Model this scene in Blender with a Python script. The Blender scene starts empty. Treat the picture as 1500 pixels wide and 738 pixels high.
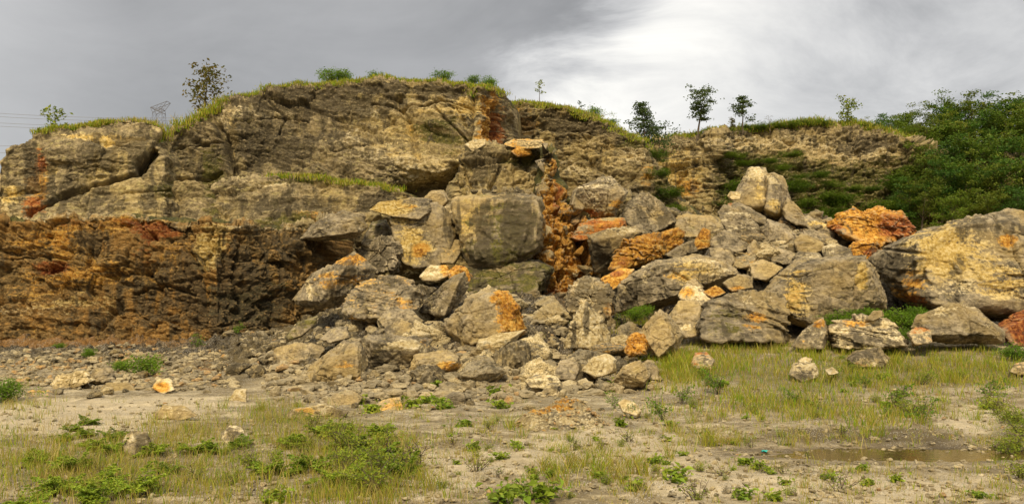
import bpy, bmesh, math, random
import numpy as np
from mathutils import Vector, Matrix

# ------------------------------------------------------------------ camera, sky, sun, exposure
SC = bpy.context.scene
COL = SC.collection
F, HOR, CH = 1300.0, 440.0, 2.4          # focal length in photo pixels, horizon row, eye height
cam_d = bpy.data.cameras.new('camera'); cam = bpy.data.objects.new('camera', cam_d); COL.objects.link(cam)
cam.location = (0, 0, CH); cam.rotation_euler = (math.radians(90), 0, 0)
cam_d.sensor_width = 36.0; cam_d.lens = 36.0 * F / 1500.0
cam_d.shift_y = (HOR - 369.0) / 1500.0
cam_d.clip_start = 0.1; cam_d.clip_end = 9000
SC.camera = cam

SUN_EL, SUN_AZ = 47.0, 190.0               # azimuth clockwise from +Y (view direction); behind the camera, a little left
sun_d = bpy.data.lights.new('sun', 'SUN'); sun = bpy.data.objects.new('sun', sun_d); COL.objects.link(sun)
sun_d.energy = 1.5; sun_d.angle = math.radians(11); sun_d.color = (1.0, 0.84, 0.58)
_a, _e = math.radians(SUN_AZ), math.radians(SUN_EL)
_dir = Vector((math.sin(_a) * math.cos(_e), math.cos(_a) * math.cos(_e), math.sin(_e)))
sun.rotation_euler = (-_dir).to_track_quat('-Z', 'Y').to_euler(); sun.location = (0, 0, 80)

SC.view_settings.view_transform = 'Standard'; SC.view_settings.look = 'None'
SC.view_settings.exposure = 1.36; SC.view_settings.gamma = 1.0
SC.view_settings.use_curve_mapping = False


class NT:
    """small helper to write node trees"""
    def __init__(s, tree): s.t = tree; s.n = tree.nodes; s.l = tree.links
    def put(s, sock, v):
        if v is None: return
        if isinstance(v, bpy.types.NodeSocket): s.l.new(v, sock)
        elif isinstance(v, (tuple, list)) and sock.type == 'RGBA' and len(v) == 3: sock.default_value = (*v, 1)
        else: sock.default_value = v
    def node(s, kind, **kw):
        n = s.n.new(kind)
        for k, v in kw.items(): setattr(n, k, v)
        return n
    def math(s, op, a, b=None, c=None, clamp=False):
        n = s.node('ShaderNodeMath', operation=op, use_clamp=clamp)
        s.put(n.inputs[0], a); s.put(n.inputs[1], b); s.put(n.inputs[2], c)
        return n.outputs[0]
    def vmath(s, op, a, b=None):
        n = s.node('ShaderNodeVectorMath', operation=op)
        s.put(n.inputs[0], a); s.put(n.inputs[1], b)
        return n.outputs[0]
    def mul3(s, v, k): return s.vmath('MULTIPLY', v, k)
    def noise(s, v, scale, detail=6, rough=.55, dist=0.0):
        n = s.node('ShaderNodeTexNoise')
        s.put(n.inputs['Vector'], v); n.inputs['Scale'].default_value = scale
        n.inputs['Detail'].default_value = detail; n.inputs['Roughness'].default_value = rough
        n.inputs['Distortion'].default_value = dist
        return n.outputs[0]
    def voro(s, v, scale, feature='F1', out=0):
        n = s.node('ShaderNodeTexVoronoi', feature=feature)
        s.put(n.inputs['Vector'], v); n.inputs['Scale'].default_value = scale
        return n.outputs[out]
    def sstep(s, x, a, b, lo=0.0, hi=1.0):
        n = s.node('ShaderNodeMapRange', interpolation_type='SMOOTHSTEP')
        s.put(n.inputs[0], x); n.inputs[1].default_value = a; n.inputs[2].default_value = b
        n.inputs[3].default_value = lo; n.inputs[4].default_value = hi
        return n.outputs[0]
    def mix(s, f, a, b, mode='MIX'):
        n = s.node('ShaderNodeMix', data_type='RGBA', blend_type=mode)
        s.put(n.inputs[0], f); s.put(n.inputs[6], a); s.put(n.inputs[7], b)
        return n.outputs[2]
    def ramp(s, x, stops):
        n = s.node('ShaderNodeValToRGB'); cr = n.color_ramp
        while len(cr.elements) < len(stops): cr.elements.new(.5)
        for e, (p, c) in zip(cr.elements, stops): e.position = p; e.color = (*c, 1)
        s.put(n.inputs[0], x)
        return n.outputs[0]
    def attr(s, name, out='Fac'):
        n = s.node('ShaderNodeAttribute'); n.attribute_name = name
        return n.outputs[out]


w = bpy.data.worlds.new('World'); SC.world = w; w.use_nodes = True
W = NT(w.node_tree); W.n.clear()
sky = W.node('ShaderNodeTexSky', sky_type='NISHITA', sun_disc=False)
sky.sun_elevation = math.radians(SUN_EL); sky.sun_rotation = math.radians(SUN_AZ)
tc = W.node('ShaderNodeTexCoord'); dr = tc.outputs['Generated']
sep = W.node('ShaderNodeSeparateXYZ'); W.l.new(dr, sep.inputs[0])
dx, dy, dz = sep.outputs
# cloud sheet seen in perspective: divide by elevation so clouds flatten to the horizon
n1 = W.noise(W.vmath('ADD', W.mul3(dr, (1.7, 1.7, 3.0)), (3.1, 1.4, .3)), 1.6, 6, .5, .4)
n2 = W.noise(W.mul3(dr, (1.0, 1.0, 1.9)), 4.2, 8, .62, .7)
n1c = W.math('SUBTRACT', n1, .5); n2c = W.math('SUBTRACT', n2, .5)
# dark rain cloud to the left, bright break in front and right of it
ex = W.math('ADD', W.math('ADD', dx, W.math('MULTIPLY', W.math('SUBTRACT', .30, dz), .22)),
            W.math('ADD', W.math('MULTIPLY', n1c, .30), W.math('MULTIPLY', n2c, .22)))
edge = W.sstep(ex, .0, .15)                                   # 0 in dark cloud, 1 beyond it
edgel = W.sstep(W.math('ADD', dx, W.math('ADD', W.math('MULTIPLY', dz, -.25), W.math('MULTIPLY', n1c, .2))), -.40, -.70)
dark = W.math('ADD', 2.05, W.math('ADD', W.math('MULTIPLY', n1c, 2.0), W.math('MULTIPLY', n2c, 1.2)))
dark = W.math('ADD', dark, W.math('MULTIPLY', edgel, 2.0))
soft = W.sstep(W.math('ADD', dx, W.math('MULTIPLY', n1c, .3)), .10, .36)
bright = W.math('ADD', W.math('SUBTRACT', 5.2, W.math('MULTIPLY', soft, 1.8)), W.math('ADD', W.math('MULTIPLY', n1c, 3.0), W.math('MULTIPLY', n2c, 5.0)))
lum = W.node('ShaderNodeMix', data_type='FLOAT')
W.put(lum.inputs[0], edge); W.put(lum.inputs[2], dark); W.put(lum.inputs[3], bright)
zen = W.sstep(dz, .40, .85, 0, 3.0)                              # overcast skies are brightest overhead
lumv = W.math('ADD', lum.outputs[0], zen)
tint = W.mix(W.sstep(lumv, 2.5, 6.5), (1.0, .992, .985), (1.0, .975, .91))
cl = W.mix(1.0, tint, W.node('ShaderNodeCombineColor').outputs[0], 'MULTIPLY')
comb = W.node('ShaderNodeCombineXYZ')
for i in range(3): W.put(comb.inputs[i], lumv)
cl = W.mix(1.0, tint, comb.outputs[0], 'MULTIPLY')
fin = W.mix(.95, sky.outputs[0], cl)
bg = W.node('ShaderNodeBackground'); W.put(bg.inputs[0], fin); bg.inputs[1].default_value = 0.073
wo = W.node('ShaderNodeOutputWorld'); W.l.new(bg.outputs[0], wo.inputs[0])


# ------------------------------------------------------------------ helpers
def P(px, py, Y):
    px = np.asarray(px, float); py = np.asarray(py, float); Y = np.asarray(Y, float)
    px, py, Y = np.broadcast_arrays(px, py, Y)
    return np.stack([(px - 750) / F * Y, Y, CH - (py - HOR) / F * Y], -1)

def proj(V):
    Y = np.maximum(V[..., 1], .5)
    return 750 + V[..., 0] / Y * F, HOR - (V[..., 2] - CH) / Y * F

U = np.uint32
def _h(ix, iy, iz, s):
    with np.errstate(over='ignore'):
        h = ix.astype(U) * U(374761393) + iy.astype(U) * U(668265263) + iz.astype(U) * U(2147483647) + U((s * 974711 + 1013904223) & 0xffffffff)
        h = (h ^ (h >> U(13))) * U(1274126177)
        h = (h ^ (h >> U(16))) * U(2246822519)
        return h ^ (h >> U(15))
def _r(h): return (h & U(0xffffff)).astype(np.float32) * np.float32(1 / 16777216.)

_G = np.array([(1,1,0),(-1,1,0),(1,-1,0),(-1,-1,0),(1,0,1),(-1,0,1),(1,0,-1),(-1,0,-1),(0,1,1),(0,-1,1),(0,1,-1),(0,-1,-1),(1,1,0),(0,-1,1),(-1,1,0),(0,-1,-1)], np.float32)
def gnoise(Q, seed=0):
    Q = np.asarray(Q, np.float32); fl = np.floor(Q); I = fl.astype(np.int64); f = Q - fl
    u = f * f * f * (f * (f * 6 - 15) + 10)
    out = 0
    for a in (0, 1):
        wa = u[:, 0] if a else 1 - u[:, 0]
        for b in (0, 1):
            wb = u[:, 1] if b else 1 - u[:, 1]
            for c in (0, 1):
                wc = u[:, 2] if c else 1 - u[:, 2]
                g = _G[(_h(I[:, 0] + a, I[:, 1] + b, I[:, 2] + c, seed) & U(15)).astype(np.int64)]
                d = g[:, 0] * (f[:, 0] - a) + g[:, 1] * (f[:, 1] - b) + g[:, 2] * (f[:, 2] - c)
                out = out + d * wa * wb * wc
    return out
def fbm(Q, octv=4, seed=0, gain=.5, ridged=False):
    s = 0; a = 1.0; t = 0; Q = np.asarray(Q, np.float32)
    for o in range(octv):
        n = gnoise(Q, seed + o * 17)
        if ridged: n = 1 - 2 * np.abs(n)
        s = s + a * n; t += a; a *= gain; Q = Q * np.float32(2.03) + np.float32(7.31)
    return s / t
def facet(Q, seed=0, tilt=.8):
    """fractured rock: each cell of a jittered lattice is a tilted flat facet. Returns displacement (~-1..1) and crack mask"""
    Q = np.asarray(Q, np.float32); I = np.floor(Q).astype(np.int64); n = len(Q)
    f1 = np.full(n, 9., np.float32); f2 = np.full(n, 9., np.float32); val = np.zeros(n, np.float32)
    for a in (-1, 0, 1):
        for b in (-1, 0, 1):
            for c in (-1, 0, 1):
                x, y, z = I[:, 0] + a, I[:, 1] + b, I[:, 2] + c
                h = _h(x, y, z, seed)
                with np.errstate(over='ignore'):
                    h2 = (h ^ U(0x9e3779b9)) * U(2654435761); h3 = (h2 ^ (h2 >> U(11))) * U(2246822519)
                    h4 = (h3 ^ (h3 >> U(14))) * U(3266489917)
                r1, r2, r3 = _r(h), _r(h2 >> U(5)), _r(h3 >> U(6))
                ox = Q[:, 0] - x - .15 - .7 * r1; oy = Q[:, 1] - y - .15 - .7 * r2; oz = Q[:, 2] - z - .15 - .7 * r3
                d = ox * ox + oy * oy + oz * oz
                v = (_r(h4) - .5) * 2 + tilt * ((r2 - .5) * 2 * ox + (r3 - .5) * 2 * oy + (r1 - .5) * 2.6 * oz)
                m = d < f1
                f2 = np.where(m, f1, np.minimum(f2, d)); val = np.where(m, v, val); f1 = np.where(m, d, f1)
    return val, np.sqrt(f2) - np.sqrt(f1)
def sst(x, a, b):
    t = np.clip((x - a) / (b - a), 0, 1); return t * t * (3 - 2 * t)

def terrace(x, k, soft=.22):
    t = x * k; f = np.floor(t); return (f + sst(t - f, 0, soft)) / k
ATTRS = ('gold', 'ochre', 'rust', 'pale', 'dark', 'moss')
def new_mesh(name, V, Fc, mat=None, attrs=None, smooth=True):
    """V (n,3); Fc: array of quads or tris, or list of arrays"""
    m = bpy.data.meshes.new(name)
    V = np.ascontiguousarray(V, np.float32)
    if not isinstance(Fc, list): Fc = [Fc]
    Fc = [np.asarray(f, np.int32) for f in Fc if len(f)]
    nl = sum(f.size for f in Fc); nf = sum(len(f) for f in Fc)
    m.vertices.add(len(V)); m.vertices.foreach_set('co', V.ravel())
    m.loops.add(nl); m.loops.foreach_set('vertex_index', np.concatenate([f.ravel() for f in Fc]))
    m.polygons.add(nf)
    tot = np.concatenate([np.full(len(f), f.shape[1], np.int32) for f in Fc])
    st = np.concatenate([[0], np.cumsum(tot)[:-1]]).astype(np.int32)
    m.polygons.foreach_set('loop_start', st)
    try: m.polygons.foreach_set('loop_total', tot)
    except Exception: pass
    m.polygons.foreach_set('use_smooth', np.full(nf, smooth, bool))
    for k, a in (attrs or {}).items():
        a = np.asarray(a, np.float32)
        if a.ndim == 1:
            m.attributes.new(k, 'FLOAT', 'POINT').data.foreach_set('value', a)
        else:
            c = np.ones((len(a), 4), np.float32); c[:, :3] = a
            m.attributes.new(k, 'FLOAT_COLOR', 'POINT').data.foreach_set('color', c.ravel())
    m.update(calc_edges=True)
    if mat: m.materials.append(mat)
    return m
def obj(name, mesh, loc=(0, 0, 0), parent=None, label=None, cat=None, group=None, kind=None):
    o = bpy.data.objects.new(name, mesh); COL.objects.link(o); o.location = loc
    if parent: o.parent = parent
    for k, v in (('label', label), ('category', cat), ('group', group), ('kind', kind)):
        if v: o[k] = v
    return o
def empty(name, loc, label, cat, group=None):
    o = obj(name, None, loc, None, label, cat, group); o.empty_display_size = .2
    return o
def copy_tree(o, label=None, group=None):
    c = o.copy(); COL.objects.link(c)
    if label: c['label'] = label
    if group: c['group'] = group
    for ch in list(o.children):
        d = ch.copy(); COL.objects.link(d); d.parent = c
    return c


# ------------------------------------------------------------------ materials
def mat(name):
    m = bpy.data.materials.new(name); m.use_nodes = True
    N = NT(m.node_tree); N.n.clear()
    out = N.node('ShaderNodeOutputMaterial'); b = N.node('ShaderNodeBsdfPrincipled')
    N.l.new(b.outputs[0], out.inputs[0]); b.inputs['Roughness'].default_value = .9
    b.inputs['Specular IOR Level'].default_value = .25
    return m, N, b, out

def rock_mat(name, base, tan, stain=.5, bump=1.0, scale=1.0, busy=1.0):
    m, N, b, out = mat(name)
    tcn = N.node('ShaderNodeTexCoord'); oi = N.node('ShaderNodeObjectInfo')
    rnd = oi.outputs['Random']
    off = N.node('ShaderNodeCombineXYZ')
    N.put(off.inputs[0], N.math('MULTIPLY', rnd, 91.)); N.put(off.inputs[1], N.math('MULTIPLY', rnd, 57.)); N.put(off.inputs[2], N.math('MULTIPLY', rnd, 23.))
    p = N.vmath('ADD', N.mul3(tcn.outputs['Object'], (scale,) * 3), off.outputs[0])
    nb = N.noise(p, .32, 5, .6, .3); nm = N.noise(p, 1.5, 8, .62, .3); nf = N.noise(p, 9., 6, .65)
    st = N.noise(N.mul3(p, (.7, .7, 4.5)), 1.0, 5, .6, .6)
    sk = N.noise(N.mul3(p, (2.2, 2.2, .22)), 1.0, 5, .6, .2)
    grain = N.noise(p, 38., 3, .7)
    d, l = [x * .34 for x in base], [min(.72, x * 1.75) for x in base]
    c = N.ramp(N.math('ADD', N.math('MULTIPLY', nm, .6), N.math('MULTIPLY', nf, .4)), [(.40, d), (.5, base), (.60, l)])
    c = N.mix(N.math('MULTIPLY', N.sstep(nb, .42, .62), .8), c, N.mix(nf, [x * .7 for x in tan], [min(.75, x * 1.3) for x in tan]))
    c = N.mix(N.math('MULTIPLY', N.sstep(st, .56, .66), .5), c, l)
    n6 = N.noise(N.mul3(p, (1, 1, 2.0)), 4.2, 5, .6, .3)
    c = N.mix(N.math('MULTIPLY', N.sstep(n6, .55, .63), .45 * busy), c, [min(.7, x * 1.9) for x in tan])
    c = N.mix(N.math('MULTIPLY', N.sstep(n6, .44, .36), .6 * busy), c, [x * .35 for x in base])
    # colour patches
    wob = N.math('ADD', N.math('ADD', N.math('MULTIPLY', N.math('SUBTRACT', nm, .5), .8), N.math('MULTIPLY', N.math('SUBTRACT', st, .5), 1.5)), N.math('MULTIPLY', N.math('SUBTRACT', nf, .5), 1.1))
    def patch(c, a, cols, lo=.24, hi=.46):
        f = N.sstep(N.math('ADD', N.attr(a), N.math('MULTIPLY', wob, N.sstep(N.attr(a), 0, .25))), lo, hi)
        cc = N.ramp(N.math('ADD', N.math('MULTIPLY', nf, .65), N.math('MULTIPLY', st, .35)), [(.41, cols[0]), (.5, cols[1]), (.59, cols[2])])
        return N.mix(f, c, cc)
    c = patch(c, 'pale', [(.37, .265, .11), (.56, .43, .20), (.72, .61, .38)])
    c = patch(c, 'gold', [(.34, .21, .045), (.55, .375, .10), (.72, .56, .25)])
    c = patch(c, 'ochre', [(.19, .075, .012), (.50, .225, .025), (.68, .42, .10)])
    c = patch(c, 'rust', [(.10, .028, .010), (.26, .072, .016), (.46, .20, .05)])
    c = patch(c, 'moss', [(.045, .045, .010), (.10, .092, .020), (.17, .14, .035)])
    # weathering: dark run-off stains and lichen; dark spots also paint shade in hollows
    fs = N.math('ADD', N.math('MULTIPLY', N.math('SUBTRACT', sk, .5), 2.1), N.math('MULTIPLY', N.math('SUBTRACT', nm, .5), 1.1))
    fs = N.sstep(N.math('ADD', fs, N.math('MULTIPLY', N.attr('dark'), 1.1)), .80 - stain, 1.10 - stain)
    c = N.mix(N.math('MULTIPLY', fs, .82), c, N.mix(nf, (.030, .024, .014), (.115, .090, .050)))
    lich = N.sstep(N.noise(p, 5.5, 4, .7, .5), .66, .74)
    c = N.mix(N.math('MULTIPLY', lich, .18), c, (.42, .40, .33))
    c = N.mix(N.sstep(grain, .3, .7, 0, .18), c, N.mix(1.0, c, (.45, .43, .40), 'MULTIPLY'))
    geo = N.node('ShaderNodeNewGeometry')               # pale highlights painted along sharp edges, tinted like fresh breaks
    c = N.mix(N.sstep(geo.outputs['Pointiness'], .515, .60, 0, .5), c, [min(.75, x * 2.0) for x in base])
    tone = N.sstep(rnd, 0, 1, .82, 1.14)
    tv = N.node('ShaderNodeCombineXYZ')
    for i in range(3): N.put(tv.inputs[i], tone)
    c = N.mix(1.0, c, tv.outputs[0], 'MULTIPLY')
    N.put(b.inputs['Base Color'], c)
    cr = N.voro(N.vmath('ADD', N.mul3(p, (1, 1, 1.7)), N.mul3(N.node('ShaderNodeTexNoise').outputs[1], (0, 0, 0))), 3.2, 'DISTANCE_TO_EDGE')
    def terr(x, k, soft):
        t = N.math('MULTIPLY', x, k); f = N.math('FLOOR', t)
        return N.math('DIVIDE', N.math('ADD', f, N.sstep(N.math('SUBTRACT', t, f), 0, soft)), k)
    n4 = N.noise(N.mul3(p, (1, 1, 1.8)), 2.6, 6, .6, .2)
    h = N.math('ADD', N.math('MULTIPLY', terr(n4, 16, .3), .30), N.math('ADD', N.math('MULTIPLY', nf, .045), N.math('MULTIPLY', grain, .006)))
    h = N.math('ADD', h, N.math('MULTIPLY', terr(nm, 12, .3), .25))
    h = N.math('ADD', h, N.math('MULTIPLY', N.sstep(cr, 0, .06), .02))
    h = N.math('ADD', h, N.math('MULTIPLY', st, .05))
    bp = N.node('ShaderNodeBump'); bp.inputs['Strength'].default_value = .9 * bump; bp.inputs['Distance'].default_value = 1.0
    N.put(bp.inputs['Height'], h); N.l.new(bp.outputs[0], b.inputs['Normal'])
    return m

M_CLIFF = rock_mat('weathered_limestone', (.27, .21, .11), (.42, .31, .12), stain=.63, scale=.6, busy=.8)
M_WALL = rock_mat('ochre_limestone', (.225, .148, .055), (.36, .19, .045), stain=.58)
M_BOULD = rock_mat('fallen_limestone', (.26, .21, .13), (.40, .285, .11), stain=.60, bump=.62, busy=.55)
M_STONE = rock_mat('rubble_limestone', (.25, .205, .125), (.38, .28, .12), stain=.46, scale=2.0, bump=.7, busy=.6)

def leaf_mat(name, c0, c1, trans=.35):
    m, N, b, out = mat(name)
    oi = N.node('ShaderNodeObjectInfo'); tcn = N.node('ShaderNodeTexCoord')
    n = N.noise(tcn.outputs['Object'], 1.7, 3)
    f = N.math('ADD', N.math('MULTIPLY', oi.outputs['Random'], .5), N.math('ADD', N.math('MULTIPLY', N.math('SUBTRACT', n, .5), 1.2), .25), clamp=True)
    c = N.mix(f, c0, c1)
    c = N.mix(1.0, c, N.attr('tone', 'Color'), 'MULTIPLY')
    N.put(b.inputs['Base Color'], c); b.inputs['Roughness'].default_value = .6
    tr = N.node('ShaderNodeBsdfTranslucent'); N.put(tr.inputs[0], c)
    ms = N.node('ShaderNodeMixShader'); ms.inputs[0].default_value = trans
    N.l.new(b.outputs[0], ms.inputs[1]); N.l.new(tr.outputs[0], ms.inputs[2]); N.l.new(ms.outputs[0], out.inputs[0])
    return m
M_WEED = leaf_mat('bright_weed_leaf', (.15, .23, .018), (.38, .46, .035))
M_SCRUB = leaf_mat('scrub_leaf', (.17, .23, .016), (.36, .38, .04))
M_TREE = leaf_mat('forest_leaf', (.07, .14, .012), (.20, .265, .023))
M_TREE2 = leaf_mat('yellow_forest_leaf', (.10, .145, .012), (.23, .26, .028))
M_TREE3 = leaf_mat('deep_forest_leaf', (.045, .115, .014), (.12, .21, .025))
M_DARKTREE = leaf_mat('skyline_leaf', (.045, .085, .022), (.11, .15, .035))
M_DRYTREE = leaf_mat('dry_leaf', (.10, .10, .018), (.20, .165, .035))
M_BUSH = leaf_mat('shrub_leaf', (.10, .20, .010), (.20, .31, .018))

def grass_mat():
    m, N, b, out = mat('grass_blade')
    c = N.attr('tone', 'Color')
    N.put(b.inputs['Base Color'], c); b.inputs['Roughness'].default_value = .7
    tr = N.node('ShaderNodeBsdfTranslucent'); N.put(tr.inputs[0], c)
    ms = N.node('ShaderNodeMixShader'); ms.inputs[0].default_value = .35
    N.l.new(b.outputs[0], ms.inputs[1]); N.l.new(tr.outputs[0], ms.inputs[2]); N.l.new(ms.outputs[0], out.inputs[0])
    return m
M_GRASS = grass_mat()
def bark_mat():
    m, N, b, out = mat('bark')
    tcn = N.node('ShaderNodeTexCoord')
    n = N.noise(N.mul3(tcn.outputs['Object'], (1, 1, .2)), 12, 5)
    N.put(b.inputs['Base Color'], N.ramp(n, [(.35, (.05, .036, .022)), (.65, (.17, .13, .085))]))
    return m
M_BARK = bark_mat()
def flat_mat(name, c, rough=.6, metal=0):
    m, N, b, out = mat(name)
    n = N.noise(N.node('ShaderNodeTexCoord').outputs['Object'], 6, 4)
    N.put(b.inputs['Base Color'], N.mix(n, [x * .75 for x in c], [min(1, x * 1.2) for x in c])); b.inputs['Roughness'].default_value = rough
    b.inputs['Metallic'].default_value = metal
    return m
M_STEEL = flat_mat('galvanised_steel', (.17, .17, .19), .55, .2)
M_WIRE = flat_mat('cable', (.25, .25, .26), .6)
M_TEAL = flat_mat('teal_plastic', (.03, .42, .36), .4)

def ground_mat():
    m, N, b, out = mat('quarry_floor')
    p = N.node('ShaderNodeTexCoord').outputs['Object']
    nb = N.noise(p, .35, 5, .6, .4); nm = N.noise(p, 1.6, 7, .65, .3); nf = N.noise(p, 11, 6, .7); gr = N.noise(p, 55, 3, .7)
    str_ = N.noise(N.mul3(p, (.5, 2.2, 1)), 1.0, 6, .65, .4)
    peb = N.voro(p, 16); pebc = N.voro(p, 16, out=1); peb2 = N.voro(p, 42); pebc2 = N.voro(p, 42, out=1)
    c = N.ramp(N.math('ADD', N.math('MULTIPLY', nm, .55), N.math('MULTIPLY', nf, .45)),
               [(.40, (.19, .148, .078)), (.5, (.42, .338, .195)), (.60, (.63, .53, .345))])
    wob = N.math('ADD', N.math('MULTIPLY', N.math('SUBTRACT', nm, .5), 1.4), N.math('MULTIPLY', N.math('SUBTRACT', nf, .5), .8))
    def patch(c, f, col): return N.mix(f, c, col)
    c = patch(c, N.math('MULTIPLY', N.sstep(N.math('ADD', str_, N.math('MULTIPLY', nf, .3)), .58, .72), .7), (.16, .122, .062))
    sand = N.sstep(N.math('ADD', N.attr('sand'), N.math('MULTIPLY', wob, .5)), .3, .65)
    c = patch(c, N.math('MULTIPLY', sand, .62), N.mix(nf, (.50, .405, .24), (.74, .62, .42)))
    turf = N.sstep(N.math('ADD', N.attr('turf'), N.math('MULTIPLY', wob, .7)), .35, .7)
    c = patch(c, N.math('MULTIPLY', turf, .8), N.mix(nf, (.085, .080, .018), (.21, .175, .055)))
    rub = N.sstep(N.math('ADD', N.attr('rub'), N.math('MULTIPLY', wob, .5)), .3, .6)
    c = patch(c, rub, N.ramp(N.math('ADD', N.math('MULTIPLY', nf, .5), N.math('MULTIPLY', nm, .5)), [(.42, (.026, .020, .011)), (.5, (.085, .064, .033)), (.60, (.24, .185, .105))]))  # dark brown rubble, deepened in colour for the shadows between rocks
    och = N.sstep(N.math('ADD', N.attr('ochre'), N.math('MULTIPLY', wob, .7)), .35, .65)
    c = patch(c, och, N.mix(nf, (.15, .07, .02), (.36, .20, .06)))
    soil = N.sstep(N.math('ADD', N.attr('soil'), N.math('MULTIPLY', wob, .6)), .35, .65)
    c = patch(c, soil, N.mix(nf, (.075, .056, .024), (.20, .15, .07)))
    # loose chips on the floor
    chip = N.math('MULTIPLY', N.sstep(peb2, .42, .30), N.sstep(N.noise(p, 2.3, 4, .6), .42, .56))
    cc = N.mix(N.node('ShaderNodeSeparateColor').outputs[0], (.2, .16, .1), (.2, .16, .1))
    sc1 = N.node('ShaderNodeSeparateColor'); N.put(sc1.inputs[0], pebc2)
    c = N.mix(N.math('MULTIPLY', chip, .85), c, N.ramp(sc1.outputs[0], [(.0, (.10, .082, .058)), (.45, (.36, .30, .21)), (.6, (.70, .63, .50)), (1., (.80, .75, .64))]))
    c = N.mix(N.sstep(gr, .3, .7, 0, .4), c, N.mix(1.0, c, (.5, .47, .42), 'MULTIPLY'))
    wet = N.attr('wet')
    c = N.mix(wet, c, N.mix(1.0, c, (.42, .36, .26), 'MULTIPLY'))
    N.put(b.inputs['Base Color'], c)
    N.put(b.inputs['Roughness'], N.math('SUBTRACT', .92, N.math('MULTIPLY', wet, .5)))
    h = N.math('ADD', N.math('MULTIPLY', nf, .06), N.math('ADD', N.math('MULTIPLY', nm, .06), N.math('MULTIPLY', gr, .010)))
    h = N.math('ADD', h, N.math('MULTIPLY', chip, .012))
    h = N.math('ADD', h, N.math('MULTIPLY', N.math('MULTIPLY', N.sstep(peb, .5, .1), N.attr('rub')), .05))
    bp = N.node('ShaderNodeBump'); bp.inputs['Strength'].default_value = .9; bp.inputs['Distance'].default_value = 1.0
    N.put(bp.inputs['Height'], h); N.l.new(bp.outputs[0], b.inputs['Normal'])
    return m
M_GROUND = ground_mat()
def water_mat():
    m, N, b, out = mat('muddy_water')
    N.put(b.inputs['Base Color'], (.085, .062, .018)); b.inputs['Roughness'].default_value = .04
    b.inputs['Specular IOR Level'].default_value = .5
    n = N.noise(N.node('ShaderNodeTexCoord').outputs['Object'], 5, 3)
    bp = N.node('ShaderNodeBump'); bp.inputs['Strength'].default_value = .08; bp.inputs['Distance'].default_value = .05
    N.put(bp.inputs['Height'], n); N.l.new(bp.outputs[0], b.inputs['Normal'])
    return m
M_WATER = water_mat()


# ------------------------------------------------------------------ ground
def blob(px, py, cx, cy, rx, ry): return np.exp(-(((px - cx) / rx) ** 2 + ((py - cy) / ry) ** 2))
PUD = (6.35, 14.15, 2.2, .62)
def G0(x, y):
    """large shape of the quarry floor and of the debris heaped against the cliff"""
    x = np.asarray(x, float); y = np.asarray(y, float)
    px = 750 + x / np.maximum(y, 5) * F
    z = np.zeros(np.broadcast(x, y).shape)
    left = np.interp(px, [-400, 0, 330, 420], [1, 1, 1, 0])
    z = z + left * np.interp(y, [25, 28, 37, 42], [0, .18, .85, 1.0])
    mid = np.interp(px, [300, 430, 560, 760, 880, 960, 1010], [0, .45, 1, 1, .75, .35, 0])
    z = z + mid * np.interp(y, [23, 26, 30, 34, 38, 44], [0, .42, 1.3, 2.05, 2.6, 3.0])
    right = np.interp(px, [960, 1050, 1130, 1200, 1300, 1400], [0, .75, 1., .93, .6, .0])
    z = z + right * np.interp(y, [29.5, 33, 37, 41, 45, 52], [0, 1.3, 4.0, 5.6, 5.0, .6])
    z = z + np.interp(px, [930, 1010], [0, 1]) * np.interp(y, [19.5, 22, 25, 28.5, 36], [0, .26, .58, .98, 1.1])
    z = z + np.interp(px, [1250, 1400], [0, 1]) * np.interp(y, [32, 40], [0, .3])
    r = ((x - PUD[0]) / PUD[2]) ** 2 + ((y - PUD[1]) / PUD[3]) ** 2
    z = z - .13 * np.exp(-r * .9)
    return z
def Gn(x, y):
    x = np.asarray(x, float).ravel(); y = np.asarray(y, float).ravel()
    Q = np.stack([x, y, np.zeros_like(x)], -1)
    r = ((x - PUD[0]) / PUD[2]) ** 2 + ((y - PUD[1]) / PUD[3]) ** 2
    calm = 1 - .8 * np.exp(-r * .35)
    amp = np.clip((60 - y) / 40, 0, 1)
    return G0(x, y) + (.10 * fbm(Q * .45, 3, 5) + .08 * fbm(Q * 1.7, 3, 9) + .05 * fbm(Q * (.8, 3.6, 1), 3, 15)) * calm * amp

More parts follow.
